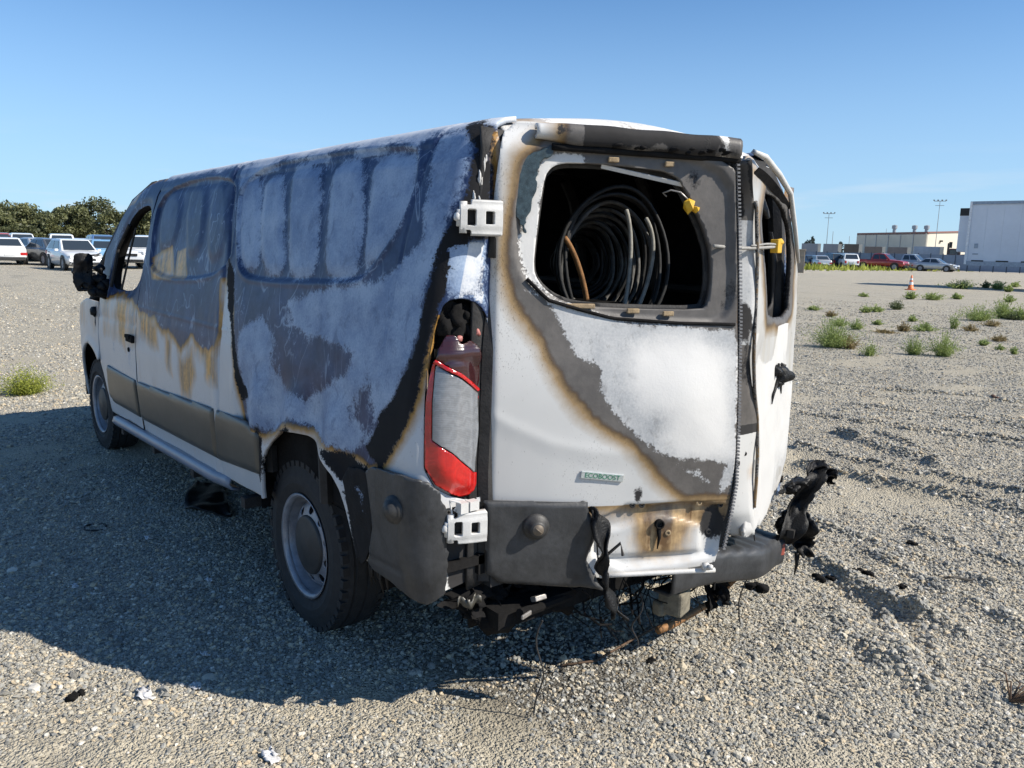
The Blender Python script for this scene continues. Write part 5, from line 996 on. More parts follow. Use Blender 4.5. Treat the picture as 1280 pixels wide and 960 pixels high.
for P, lb in (([(-.98, .10, 1.782), (-.98, .071, 1.672), (-.98, .067, 1.554), (-.98, .088, 1.419), (-.98, .11, 1.30)], 'thin pale bowed rod crossing the front of the hose coil'), ([(-.98, -.01, 1.755), (-.98, -.05, 1.645), (-.98, -.046, 1.523), (-.98, .022, 1.408), (-.98, .06, 1.33)], 'thin grey bowed rod right of the hose coil in the window')):
    m = MB(); q = bowed(P); m.tube(q+[(q[-1][0]+.02, q[-1][1]+.02, 1.0), (q[-1][0]+.02, q[-1][1]+.02, .63)], .008, 6); tag(m.build('bowed_rod', M_rod, None, True), lb, 'rod', 'rods standing in the van')
m = MB(); m.box((-.1, -.80, .98), (.9, .12, .70)); o = m.build('side_locker', plain('scorched_locker', (.05, .058, .065), .6, var=.5), None); bevel(o, .02); tag(o, 'dark scorched steel locker inside the van, right of the coil', 'locker')
# cord tying the doors, with yellow end hooks
M_yel = plain('yellow_plastic', (.62, .36, .02), .5, var=.2, scale=30); M_cord = plain('cord', (.30, .29, .27), .8, var=.3, scale=80, bmp=.4)
tp = empty('tie_cord', LD(.78, 1.66, .02), 0, 'grey cord with a yellow hook stretched between the two rear doors', 'cord'); o0 = np.array(tp.location)
A_ = np.array(LD(.755, 1.655, .018)); B_ = np.array(RDp(.66, 1.66, .03))
m = MB(); m.tube([tuple(A_*(1-t)+B_*t-o0+np.array((0, 0, -.006*math.sin(PI*t)))) for t in np.linspace(-.02, 1, 10)], .006, 7); m.tube([tuple(A_*(1-t)+B_*t-o0+np.array((-.004, 0, .006+.004*math.sin(9*t)))) for t in np.linspace(.55, 1, 8)], .004, 6); m.build('cord', M_cord, tp, True)
m = MB(); m.box(tuple(np.array(RDp(.645, 1.662, .03))-o0), (.03, .05, .05), Matrix.Rotation(.3, 3, 'Z')); m.lump(tuple(np.array(RDp(.63, 1.675, .035))-o0), (.014, .022, .018), 3, .4); o = m.build('hook', M_yel, tp); bevel(o, .006)
tp2 = empty('hook_tag', LD(.70, 1.79, -.02), 0, 'yellow plastic hook on a wire in the left window corner', 'hook'); o0 = np.array(tp2.location)
m = MB(); m.lump(tuple(np.array(LD(.665, 1.785, -.01))-o0), (.02, .024, .026), 6, .55, sub=1); m.lump(tuple(np.array(LD(.69, 1.772, -.008))-o0), (.014, .014, .012), 7, .5, sub=1); m.build('hook', M_yel, tp2)
m = MB(); m.tube([tuple(np.array(LD(*q))-o0) for q in ((.665, 1.80, -.01), (.64, 1.825, -.02), (.61, 1.832, -.03), (.585, 1.822, -.04), (.60, 1.812, -.04))], .003, 5); m.build('wire', M_steel, tp2, True)
# ================================================================== ground debris
def gp(px, py, dz=0.0):
    p = ground(px, py); return (float(p[0]), float(p[1]), float(ground_z(p[0], p[1]))+dz)
M_wood = plain('weathered_bark', (.12, .055, .030), .85, var=.5, scale=15, bmp=.5); M_wood2 = plain('grey_strip', (.075, .066, .055), .8, var=.4, scale=20, bmp=.4); M_flake = plain('white_ash_flake', (.62, .61, .60), .8, var=.25, scale=40, bmp=.4); M_twig = plain('dry_twig', (.10, .06, .035), .85, var=.4)
c = gp(1246, 499, .01); m = MB(); m.sheet(lambda a, b: (c[0]+.38*(a-.5)*.62+.05*(b-.5)*.3, c[1]-.38*(a-.5)*.78+.06*(b-.5), c[2]+.018*math.sin(b*PI)+.006*math.sin(a*17)), 18, 5); o = m.build('bark_piece', M_wood, None, True); solid(o, .012); tag(o, 'reddish brown splintered piece of bark on the gravel far right', 'bark')
c = gp(1196, 727, .008); m = MB(); m.sheet(lambda a, b: (c[0]-.13*(a-.5)*.7+.018*(b-.5), c[1]-.14*(a-.5)*.75+.022*(b-.5), c[2]+.006+.010*math.sin(a*3+b)), 14, 3); o = m.build('plastic_strip', M_wood2, None, True); solid(o, .006); tag(o, 'short dark flat strip lying on gravel at right', 'plastic strip')
c = gp(262, 628, .006); m = MB()
m.sheet(lambda a, b: (c[0]+.75*(a-.5)+.12*math.sin(a*9)*.2, c[1]+(.26*math.sin(PI*a)**.7)*(b-.5)+.05*math.sin(a*5), float(ground_z(np.array(c[0]+.75*(a-.5)), np.array(c[1])))+.022+.008*math.sin(a*11+b*6)), 30, 8); o = m.build('melted_sheet', M_melt, None, True); solid(o, .008); tag(o, 'flat sheet of melted black plastic on the shaded gravel beside the van', 'plastic sheet')
c = gp(119, 660, .006); m = MB(); m.tube([(c[0]+.062*math.cos(a), c[1]+.055*math.sin(a), c[2]+.004*math.sin(a*3)) for a in np.linspace(0, 2*PI, 28, endpoint=False)], .006, 6, closed=True); tag(m.build('wire_ring', M_gum, None, True), 'small black ring lying in the shade left of the van', 'ring')
FL = ((183, 871, .035, 'crumpled white ash flake at the lower left, larger of two'), (338, 950, .030, 'white ash flake at the bottom edge of the gravel'), (258, 822, .016, 'tiny pale flake in the shade near the shadow edge'), (262, 728, .02, 'pale flake on shaded gravel left of the rear wheel'), (93, 735, .016, 'pale flake on shaded gravel far left'), (245, 862, .02, 'small white flake just outside the shadow edge'), (186, 672, .02, 'bluish pale flake in the shade below the small ring'))
for q, (px, py, r, lb) in enumerate(FL):
    c = gp(px, py, .012); m = MB(); m.sheet(lambda a, b: (c[0]+r*2*(a-.5)*1.3+r*.6*float(fbm(a*4, b*4, 0, q+400, 3)), c[1]+r*1.3*(b-.5)+r*.9*float(fbm(a*4, b*4, 0, q+420, 3)), c[2]+.012*float(fbm(a*5, b*5, 0, q+440, 3))), 10, 8); o = m.build('ash_flake', M_flake, None, True); solid(o, .002); tag(o, lb, 'ash flake', 'ash flakes on the gravel')
# lumps of charred plastic
for q, (px, py, r, lb) in enumerate(((1078, 720, .035, 'black char lump on sandy gravel right of the bumper'), (945, 738, .04, 'charred lump directly under the rear bumper end'), (1040, 722, .02, 'small char crumb beside the larger lump'), (1128, 735, .02, 'small dark crumb on the tyre track at right'), (1140, 682, .022, 'dark crumb on gravel below the tyre ruts'), (95, 872, .025, 'dark crumb among stones at lower left'), (815, 820, .018, 'dark crumb on gravel in front of the rear bumper'), (1020, 722, .03, 'black char scrap beside the sandy strip'))):
    c = gp(px, py, r*.35); m = MB()
    for j in range(4): m.lump((c[0]+r*(rng.random()-.5)*1.8, c[1]+r*(rng.random()-.5)*1.8, c[2]), (r*.7, r*.6, r*.45), q*5+j+500, .6)
    tag(m.build('char_lump', M_char, None, True), lb, 'char lump', 'charred lumps on the gravel')
# rusty bent pipe under the bumper and a thin rod on the ground
P0 = [(-1.06, -.12, .09), (-1.03, -.25, .07), (-1.00, -.42, .065), (-.99, -.56, .075), (-1.02, -.62, .14), (-1.07, -.66, .22), (-1.11, -.72, .27)]
m = MB(); m.tube(P0, [.017, .016, .015, .014, .012, .011, .010], 9); tag(m.build('bent_pipe', M_rust, None, True), 'rusty bent pipe hanging to the gravel under the rear bumper', 'pipe')
m = MB(); m.tube([gp(700, 834, .008), gp(745, 826, .012), gp(795, 797, .014), gp(840, 778, .02)], .005, 6); tag(m.build('thin_rod', M_twig, None, True), 'thin dark rod on gravel at the edge of the van shadow', 'rod')
m = MB(); c = gp(1262, 884, .01); tr = np.random.default_rng(4)
for q in range(18):
    a = -2.4+tr.normal(0, .6); L_ = .12+.14*tr.random(); m.tube([c, (c[0]+L_*.5*math.cos(a), c[1]+L_*.5*math.sin(a), c[2]+.02+.03*tr.random()), (c[0]+L_*math.cos(a+.3), c[1]+L_*math.sin(a+.3), c[2]+.015)], [.004, .003, .0015], 5)
tag(m.build('dry_twig', M_twig, None, True), 'dry brown branched twig at the lower right corner', 'twig')

# ================================================================== weeds
def weed_mat(name, col, tip):
    m, n, b = newmat(name); co = objco(n); oi = N(n, 'ShaderNodeObjectInfo'); gz_ = N(n, 'ShaderNodeAttribute', attribute_name='tint').outputs['Fac']
    n.links.new(mix(n, gz_, col, tip), b.inputs['Base Color']); b.inputs['Roughness'].default_value = .6; b.inputs['Specular IOR Level'].default_value = .25
    b.inputs['Transmission Weight'].default_value = 0; b.inputs['Subsurface Weight'].default_value = 0
    tr = N(n, 'ShaderNodeBsdfTranslucent'); mxs = N(n, 'ShaderNodeMixShader'); mxs.inputs[0].default_value = .35; n.links.new(mix(n, gz_, col, tip), tr.inputs[0]); out = n.nodes['Material Output']
    n.links.new(b.outputs[0], mxs.inputs[1]); n.links.new(tr.outputs[0], mxs.inputs[2]); n.links.new(mxs.outputs[0], out.inputs[0]); return m
W_lime = weed_mat('lime_weed', (.18, .22, .03), (.48, .50, .10)); W_green = weed_mat('green_weed', (.17, .22, .06), (.40, .47, .17)); W_dry = weed_mat('dry_weed', (.20, .15, .07), (.34, .27, .13)); W_dark = weed_mat('dark_weed', (.07, .09, .04), (.17, .20, .09))
def weed(px, py, wpx, hpx, mat, label, group, dens=1.0, seed=0, leafy=True):
    r = np.random.default_rng(seed+900); c = gp(px, py, -.01); dist = float(np.hypot(c[0]-CAM[0], c[1]-CAM[1])); ppm = FPX/max(dist, 1)
    Wm, Hm = wpx/ppm/2*r.uniform(1.0, 1.35), hpx/ppm*r.uniform(.8, 1.05); V, F, T = [], [], []
    ns = int((60+wpx*1.6)*dens); nl = 14
    lsz = max(.008, .9/ppm*1.0)
    for q in range(ns):
        a = r.random()*2*PI; rad = Wm*math.sqrt(r.random()); hh = Hm*(.35+.75*r.random())*(1-.55*(rad/Wm)**2); b0 = .25*rad
        p0 = np.array((b0*math.cos(a), b0*math.sin(a), 0)); p1 = np.array((.6*rad*math.cos(a), .6*rad*math.sin(a), hh*.6)); sk = 1+.35*r.normal(); p2 = np.array((sk*rad*math.cos(a+.35*r.normal()), sk*rad*math.sin(a+.35*r.normal()), hh*(.75+.5*r.random())))
        tn = r.random()
        for k in range(nl):
            t = (k+r.random())/nl; p = (1-t)**2*p0+2*t*(1-t)*p1+t*t*p2+r.normal(0, .012*Hm/.3, 3)
            if p[2] < .004: p[2] = .004
            dr_ = r.normal(0, 1, 3); dr_[2] = abs(dr_[2])*.9; dr_ /= np.linalg.norm(dr_); sd_ = np.cross(dr_, r.normal(0, 1, 3)); sd_ /= np.linalg.norm(sd_)+1e-6
            L_ = lsz*(1.0+1.3*r.random()); w0 = L_*.32; i = len(V); V += [p, p+dr_*L_*.5+sd_*w0, p+dr_*L_, p+dr_*L_*.5-sd_*w0]; F.append((i, i+1, i+2, i+3)); tt = min(1, max(0, .15+.75*t*tn+.25*r.random())); T += [tt]*4
        i = len(V); wv = max(.0012, .12/ppm); pr_ = [p0, (1-.5)**2*p0+.5*p1+.25*p2, p2]
        for p in pr_: V += [p+np.array((wv, 0, 0)), p-np.array((wv, 0, 0))]
        F += [(i, i+2, i+3, i+1), (i+2, i+4, i+5, i+3)]; T += [.25]*6
    o = mesh_obj('weed', V, F, mat, None, False, None, dict(tint=T)); o.location = c; tag(o, label, 'weed', group); return o
G1 = 'weeds growing in the gravel'
WL = [
 (33, 492, 62, 41, W_lime, 'bushy lime green weed on the left edge beyond the van shadow', 3.2),
 (1041, 434, 50, 34, W_green, 'widest bushy green weed, nearest of those right of the van', 2.4),
 (1063, 436, 26, 18, W_dry, 'ragged dry tuft against the right side of the widest weed', .9),
 (1086, 445, 22, 20, W_green, 'thin upright weed right of the widest bushy weed', .8),
 (1142, 443, 24, 24, W_green, 'pale green weed, left of the near pair of weeds', 1.1),
 (1178, 445, 28, 30, W_green, 'taller darker green weed, right of the near pair of weeds', 1.6),
 (1017, 388, 12, 8, W_green, 'small weed closest to the right rear door', .9),
 (1080, 371, 9, 6, W_green, 'tiny weed between the van door and the traffic cone', .8),
 (1082, 391, 13, 9, W_green, 'low weed, left of two touching weeds short of the cone', .9),
 (1096, 390, 16, 9, W_green, 'low weed, right of two touching weeds short of the cone', .9),
 (1121, 387, 18, 11, W_dark, 'dark rounded weed before the traffic cone', 1.0),
 (1138, 374, 14, 11, W_green, 'green weed directly in front of the traffic cone', 1.0),
 (1166, 375, 18, 11, W_green, 'green weed just right of the traffic cone', 1.0),
 (1196, 374, 12, 8, W_green, 'small green weed second to the right of the traffic cone', 1.0),
 (1200, 361, 28, 12, W_green, 'wide weed in the trailer shadow strip', 1.1),
 (1232, 360, 9, 9, W_dark, 'dark narrow weed in the trailer shadow strip', 1.0),
 (1247, 362, 16, 12, W_green, 'green weed in the trailer shadow strip, right of the dark weed', 1.0),
 (1260, 365, 8, 8, W_green, 'small weed just below the trailer shadow strip', 1.0),
 (1269, 359, 9, 7, W_green, 'small weed at the right end of the trailer shadow strip', 1.0),
 (1222, 401, 32, 18, W_green, 'dark green sprawling weed, left end of the big weed clump at right', 1.4),
 (1254, 398, 26, 24, W_green, 'tall light green weed in the middle of the big clump at right', 1.6),
 (1261, 378, 11, 9, W_green, 'small weed behind the big clump at right', .9),
 (1276, 400, 18, 20, W_green, 'green weed cut by the right edge of the picture', 1.3),
 (1266, 400, 12, 8, W_dark, 'low dark weed between the big clump and the picture edge', .8),
 (1049, 408, 18, 14, W_green, 'sparse weed behind the widest weed', .7),
 (1038, 396, 12, 8, W_dry, 'straggly dry weed behind the widest weed', .6),
 (1070, 412, 18, 14, W_green, 'sparse green weed right behind the widest weed', .8),
 (1097, 406, 11, 8, W_green, 'small sparse weed in the middle of the gravel patch', .8),
 (1129, 414, 16, 13, W_dry, 'yellowing weed, left of a green mound', .9),
 (1155, 414, 27, 11, W_green, 'low spreading green mound behind the near pair of weeds', 1.1),
 (1140, 402, 10, 8, W_green, 'small weed behind the yellowing weed', .8),
 (1105, 416, 28, 5, W_dry, 'flat brown dead weed between green ones', .7),
 (1192, 411, 9, 26, W_green, 'tall thin wispy weed alone before the big clump', .5),
 (1213, 414, 20, 9, W_dry, 'flat dry weed below the big clump', .7),
 (1240, 408, 20, 6, W_dry, 'brown dead weed under the big clump', .7),
 (1248, 427, 18, 8, W_dry, 'rusty brown dead weed at right', .8),
 (1229, 432, 12, 8, W_green, 'tiny green weed left of the rusty dead weed', .7),
 (1250, 438, 8, 8, W_green, 'tiny weed under the rusty dead weed', .6),
 (1267, 443, 7, 12, W_green, 'slim small weed near the right picture edge', .6),
 (20, 324, 18, 6, W_lime, 'low green weed behind the left white sedan', 1.0),
 (126, 324, 10, 5, W_lime, 'low green weed beside the light blue car', 1.0),
]
for q, (px, py, wp, hp, mt, lb, de) in enumerate(WL): weed(px, py, wp, hp, mt, lb, G1, de, q)
V, F, T = [], [], []
for q in range(2600):
    px = 1004+216*rng.random(); py = 336+.012*(px-1000)*.4+.8*rng.normal(); p = gp(px, py); k = (0.5+float(fbm(px*.06, 0, 0, 600, 3)))
    h = (.15+.9*rng.random()*max(.05, k)); a = rng.random()*3; w0 = .10+.1*rng.random(); i = len(V); p = np.array(p)+np.array((rng.normal(0, 1.2), rng.normal(0, 1.2), 0))
    V += [p+np.array((w0*math.cos(a), w0*math.sin(a), 0)), p-np.array((w0*math.cos(a), w0*math.sin(a), 0)), p+np.array((.2*rng.normal(), .2*rng.normal(), h))]; F.append((i, i+1, i+2)); tt = rng.random(); T += [tt]*3
o = mesh_obj('grass_strip', V, F, W_lime, None, False, None, dict(tint=T)); tag(o, 'strip of rough grass along the far row of cars', None, None, 'stuff')

# ================================================================== cars
M_glass = None
def carpaint(name, col, metal=0.0):
    m, n, b = newmat(name); b.inputs['Base Color'].default_value = col+(1,); b.inputs['Metallic'].default_value = metal; b.inputs['Roughness'].default_value = .35; b.inputs['Coat Weight'].default_value = .8; b.inputs['Coat Roughness'].default_value = .05
    co = objco(n); f = noise(n, 3, 4, .6, co); n.links.new(mix(n, f, tuple(x*.85 for x in col), col), b.inputs['Base Color']); return m
CP = dict(white=carpaint('white_car_paint', (.76, .77, .77)), silver=carpaint('silver_car_paint', (.50, .52, .54), .4), grey=carpaint('grey_car_paint', (.13, .14, .15), .4), blue=carpaint('blue_car_paint', (.05, .12, .28), .3), lblue=carpaint('light_blue_car_paint', (.24, .45, .66), .2), dark=carpaint('dark_car_paint', (.02, .023, .03), .2), red=carpaint('red_car_paint', (.35, .03, .025), .1))
M_cg, n, b = newmat('car_glass'); b.inputs['Base Color'].default_value = (.03, .04, .05, 1); b.inputs['Roughness'].default_value = .06; b.inputs['Specular IOR Level'].default_value = .8
M_tl = plain('car_tail_lens', (.45, .02, .02), .25, var=.2); M_hl = plain('car_head_lens', (.65, .68, .70), .15, var=.2); M_bl = plain('car_black_plastic', (.02, .02, .02), .6); M_plate = plain('blank_plate', (.75, .76, .76), .5, var=.05)
KINDS_ = dict(  # length, half width, floor z, belt stations (x, z), cabin base x0,x1, roof x0,x1, roof z, wheel x, wheel r
 sedan=(4.7, .90, .22, [(-2.35, .62), (-2.28, .95), (-1.5, 1.0), (.9, .96), (1.9, .82), (2.25, .70), (2.35, .5)], -1.75, 1.05, -1.0, .25, 1.45, (-1.38, 1.38), .33),
 hatch=(4.3, .88, .22, [(-2.15, .60), (-2.12, .98), (-1.5, 1.0), (.85, .98), (1.7, .84), (2.08, .70), (2.15, .45)], -2.05, 1.05, -1.45, .2, 1.47, (-1.3, 1.3), .33),
 suv=(4.7, .94, .30, [(-2.35, .70), (-2.32, 1.10), (-1.5, 1.12), (.9, 1.10), (1.9, 1.0), (2.28, .85), (2.35, .55)], -2.25, 1.05, -1.85, .25, 1.74, (-1.38, 1.38), .37),
 pickup=(5.7, .98, .42, [(-2.85, .80), (-2.82, 1.15), (-1.2, 1.16), (1.2, 1.18), (2.3, 1.12), (2.75, 1.0), (2.85, .65)], -.95, 1.35, -.70, .55, 1.85, (-1.75, 1.85), .40))
CARG = dict(L='damaged cars parked in a row at the far left', R='vehicles parked along the far fence at right')
def car(kind, paint, px, dist, head, label, side, parts_cut=False, dmg=False, scl=1.0):
    Lc, hw, fz_, belt, cb0, cb1, cr0, cr1, rz_, wx, wr = KINDS_[kind]; M = CP[paint]; loc = polar(px, dist); name = {'sedan': 'parked_sedan', 'hatch': 'parked_hatchback', 'suv': 'parked_suv', 'pickup': 'parked_pickup'}[kind]
    e = empty(name, (loc[0], loc[1], float(ground_z(np.array(loc[0]), np.array(loc[1])))), azim(px)+math.radians(head), label, {'sedan': 'car', 'hatch': 'car', 'suv': 'car', 'pickup': 'pickup truck'}[kind], CARG[side])
    xs = sorted(set([-Lc/2, -Lc/2+.05, -Lc/2+.25, -1.5, -.8, 0, .8, 1.5, Lc/2-.45, Lc/2-.15, Lc/2]+[x for x, _ in belt])); bx, bz = zip(*belt)
    V, F = [], []; ring = None
    for x in xs:
        zt = float(np.interp(x, bx, bz)); en = 1-.13*(abs(x)/(Lc/2))**4; h = hw*en; zb = fz_+.12*(abs(x)/(Lc/2))**6
        pts = [(h*.80, zb), (h*.97, zb+.10), (h, (zb+zt)*.5), (h*.985, zt-.12), (h*.94, zt-.03), (h*.80, zt), (0, zt+.025)]
        ring = [(x, y, z) for y, z in pts]+[(x, -y, z) for y, z in pts[-2::-1]]; V += ring
    k = len(ring)
    for i in range(len(xs)-1):
        for j in range(k): F.append((i*k+j, i*k+(j+1) % k, (i+1)*k+(j+1) % k, (i+1)*k+j)[::-1])
    F += [tuple(range(k)), tuple((len(xs)-1)*k+j for j in range(k))[::-1]]
    if kind == 'pickup': pass
    o = mesh_obj('body', V, F, M, e, True)
    zb_ = float(np.interp(0, bx, bz)); zbr, zbf = float(np.interp(cb0, bx, bz)), float(np.interp(cb1, bx, bz)); bw, rw = hw*.93, hw*.74
    B = [Vector((cb0, -bw, zbr-.03)), Vector((cb1, -bw, zbf-.03)), Vector((cb1, bw, zbf-.03)), Vector((cb0, bw, zbr-.03))]; Rf = [Vector((cr0, -rw, rz_)), Vector((cr1, -rw, rz_)), Vector((cr1, rw, rz_)), Vector((cr0, rw, rz_))]
    xm0, xm1 = (cr0+cr1)/2-.2, (cr0+cr1)/2+.2
    m = MB(); m.add(B+Rf+[Vector((xm0, -rw*.9, rz_+.05)), Vector((xm1, -rw*.9, rz_+.05)), Vector((xm1, rw*.9, rz_+.05)), Vector((xm0, rw*.9, rz_+.05))], [(0, 1, 5, 4), (1, 2, 6, 5), (2, 3, 7, 6), (3, 0, 4, 7), (4, 5, 9, 8), (5, 6, 10, 9), (6, 7, 11, 10), (7, 4, 8, 11), (8, 9, 10, 11)])
    o = m.build('cabin', M, e); bevel(o, .05, 2)
    def pane(nm, q4, i0, i1, j0, j1, mat=M_cg, off=.012):
        a, b_, c_, d_ = q4; f = lambda s, t: (a*(1-s)+b_*s)*(1-t)+(d_*(1-s)+c_*s)*t
        nrm = ((b_-a).cross(d_-a)).normalized()*off; P = [f(i0, j0)+nrm, f(i1, j0)+nrm, f(i1, j1)+nrm, f(i0, j1)+nrm]
        P = P+[p-nrm*.9 for p in P]; mm = MB(); mm.add(P, [(0, 1, 2, 3), (0, 4, 5, 1), (1, 5, 6, 2), (2, 6, 7, 3), (3, 7, 4, 0)]); return mm.build(nm, mat, e)
    pane('windscreen', (B[1], B[2], Rf[2], Rf[1]), .06, .94, .10, .92); pane('rear_window', (B[3], B[0], Rf[0], Rf[3]), .08, .92, .16, .90)
    for q4 in ((B[0], B[1], Rf[1], Rf[0]), (B[2], B[3], Rf[3], Rf[2])):
        for (i0, i1) in ((.10, .46), (.50, .86)): pane('side_window', q4, i0, i1, .14, .88)
    for x in wx:
        for sg in (1, -1):
            m = MB(); m.lathe([(-.22*sg, wr*.9), (-.2*sg, wr), (-.02*sg, wr), (0, wr*.92), (0, wr*.66)], ((x, sg*(hw+.012), wr), (0, 1, 0)), 20); m.lathe([(-.22*sg, 0), (-.22*sg, wr*.9)], ((x, sg*(hw+.012), wr), (0, 1, 0)), 20); wo = m.build('wheel', M_bl, e, False)
            m = MB(); m.lathe([(-.02*sg, wr*.67), (-.015*sg, wr*.55), (-.045*sg, wr*.3), (-.01*sg, wr*.15), (-.01*sg, 0)], ((x, sg*(hw+.012), wr), (0, 1, 0)), 16); m.build('rim', M_rim, wo, True)
            m = MB(); m.lathe([(-.03*sg, wr*1.22), (.002*sg, wr*1.22), (.002*sg, wr*1.02)], ((x, sg*(hw+.004), wr+.01), (0, 1, 0)), 24); m.build('wheel_arch', M_bl, e)
    zr = float(np.interp(-Lc/2+.03, bx, bz))-.05; tz_ = min(zr, .93) if kind != 'pickup' else 1.0
    for sg in (1, -1):
        m = MB(); m.box((-Lc/2+.07, sg*hw*.72, tz_-.10), (.16, .34 if kind != 'suv' else .22, .17 if kind != 'suv' else .30)); o = m.build('tail_light', M_tl, e); bevel(o, .03)
        m = MB(); m.box((Lc/2-.16, sg*hw*.66, .66 if kind not in ('suv', 'pickup') else .86), (.20, .36, .15), Matrix.Rotation(sg*-.3, 3, 'Z')); o = m.build('headlight', M_hl, e); bevel(o, .03)
        m = MB(); m.box((cb1-.35, sg*(hw+.08), float(np.interp(cb1, bx, bz))+.02), (.10, .17, .12)); o = m.build('wing_mirror', M, e); bevel(o, .03)
    m = MB(); m.box((-Lc/2-.012, 0, tz_-.12), (.02, .52, .13)); m.build('rear_plate', M_plate, e)
    m = MB(); m.box((-Lc/2+.02, 0, fz_+.14), (.08, hw*1.6, .16)); m.box((Lc/2-.04, 0, fz_+.14), (.09, hw*1.5, .12)); m.box((Lc/2-.02, 0, .55 if kind not in ('suv', 'pickup') else .75), (.06, hw*.9, .12)); m.build('bumper_insert', M_bl, e)
    if kind == 'pickup':
        m = MB(); m.box((-1.85, 0, 1.17), (1.7, hw*1.6, .03)); m.build('cargo_bed', M_bl, e)
    if dmg:
        m = MB(); m.lump((Lc/2-.18, hw*.55, .70), (.12, .25, .12), 3, .6); m.box((Lc/2-.1, hw*.45, .76), (.05, .5, .06), Matrix.Rotation(.35, 3, 'X')); m.build('crash_damage', M_bl, e)
    return e
car('sedan', 'white', 6, 55, 6, 'white sedan seen from behind at the left picture edge', 'L')
car('suv', 'white', 29, 74, 185, 'white suv half hidden behind the left white sedan', 'L')
car('sedan', 'silver', 42, 62, 22, 'pale silver sedan with red tail light between white sedan and grey sedan', 'L')
car('sedan', 'grey', 60, 54, 24, 'dark grey sedan with a bright red tail light beside the damaged white car', 'L')
car('hatch', 'white', 93, 46.5, 194, 'white hatchback facing the camera with a smashed headlight', 'L', dmg=True)
car('sedan', 'white', 98, 72, 8, 'white car roof showing behind the damaged white hatchback', 'L')
car('suv', 'white', 76, 68, 4, 'white suv between the grey sedan and the damaged white hatchback', 'L')
car('sedan', 'silver', 112, 60, 10, 'silver sedan just behind the damaged white hatchback, on its right', 'L')
car('sedan', 'lblue', 131, 52, 4, 'light blue sedan seen from behind with a blank white plate', 'L')
car('suv', 'blue', 124, 68, 10, 'dark blue suv behind the light blue sedan', 'L')
car('suv', 'white', 182, 50, 160, 'white suv seen through the empty front window of the van', 'L', dmg=True)
car('suv', 'red', -6, 80, 20, 'red suv roof at the far left behind the white sedan', 'L')
car('sedan', 'dark', 1010, 106, 24, 'dark sedan nearest the concrete post in the far row', 'R')
car('sedan', 'silver', 1024, 104, 18, 'silver sedan left of the dark suv in the far row', 'R')
car('suv', 'dark', 1040, 106, 24, 'dark suv left of the white suv in the far row', 'R')
car('suv', 'white', 1059, 104, 14, 'white suv seen from behind left of the red pickup', 'R')
car('pickup', 'red', 1103, 106, -112, 'red pickup truck parked in the far row', 'R')
car('pickup', 'silver', 1140, 110, -108, 'silver pickup truck right of the red pickup', 'R')
car('sedan', 'silver', 1171, 106, -105, 'silver sedan at the right end of the far row', 'R')

# ================================================================== fence, trailers, warehouse, masts
M_fence = plain('blue_grey_panel', (.20, .25, .33), .5, .2, var=.15, scale=2); M_post = plain('fence_post', (.06, .08, .11), .5, .3)
A_, B_ = np.array(polar(994, 116)), np.array(polar(1330, 112)); Lf = np.linalg.norm(B_-A_); dv = (B_-A_)/Lf; az = math.atan2(dv[1], dv[0]); npan = 22; stp = Lf/npan
fe_ = empty('panel_fence', tuple(A_), az, 'long blue-grey metal panel fence behind the far row of cars', 'fence')
m = MB(); m.box((0, 0, 1.0), (stp-.10, .04, 1.86)); m.box((0, -.03, 1.9), (stp-.1, .05, .06)); m.box((0, -.03, .3), (stp-.1, .05, .06)); m.box((0, -.03, 1.1), (stp-.1, .05, .05))
p0 = m.build('panel', M_fence, fe_); p0.location = (stp/2, 0, 0)
m = MB(); m.box((0, 0, 1.03), (.11, .11, 2.06)); q0 = m.build('post', M_post, fe_)
for i in range(1, npan):
    for s_, x in ((p0, stp*(i+.5)), (q0, stp*i)):
        c_ = s_.copy(); COL.objects.link(c_); c_.parent = fe_; c_.location = (x, 0, 0)
# far trailers standing beyond the fence
def boxtrailer(px0, px1, ztop_, dist, col, label, endcol=(.62, .56, .46), yaw=0.0):
    a, b_ = np.array(polar(px0, dist)), np.array(polar(px1, dist)); L_ = float(np.linalg.norm(b_-a)); az = math.atan2(b_[1]-a[1], b_[0]-a[0])
    e = empty('box_trailer', tuple((a+b_)/2), az, label, 'trailer', 'trailers parked beyond the far fence')
    mt = plain('trailer_side', col, .6, var=.15, scale=.6); me_ = plain('trailer_lit_end', endcol, .6, var=.1)  # paler end colour paints the end wall as sunlit
    h = ztop_-1.1
    m = MB(); m.box((-.4, 0, 1.1+h/2), (L_-.9, 2.5, h))
    for k in range(int(L_/1.2)): m.box((-L_/2+.5+k*1.2, -1.26, 1.1+h/2), (.08, .05, h-.1))
    m.build('box', mt, e); m = MB(); m.box((L_/2-.55, 0, 1.1+h/2), (.6, 2.52, h+.02)); m.build('end_wall', me_, e)
    m = MB(); m.box((0, 0, .95), (L_-1, 1.2, .25)); m.build('chassis', M_bl, e)
    for x in (-L_/2+1.6, -L_/2+2.8):
        for sg in (1, -1): m = MB(); m.lathe([(-.3*sg, .3), (-.3*sg, .5), (0, .5), (0, 0)], ((x, sg*1.2, .5), (0, 1, 0)), 16); m.build('wheel', M_bl, e)
TD = 165.0
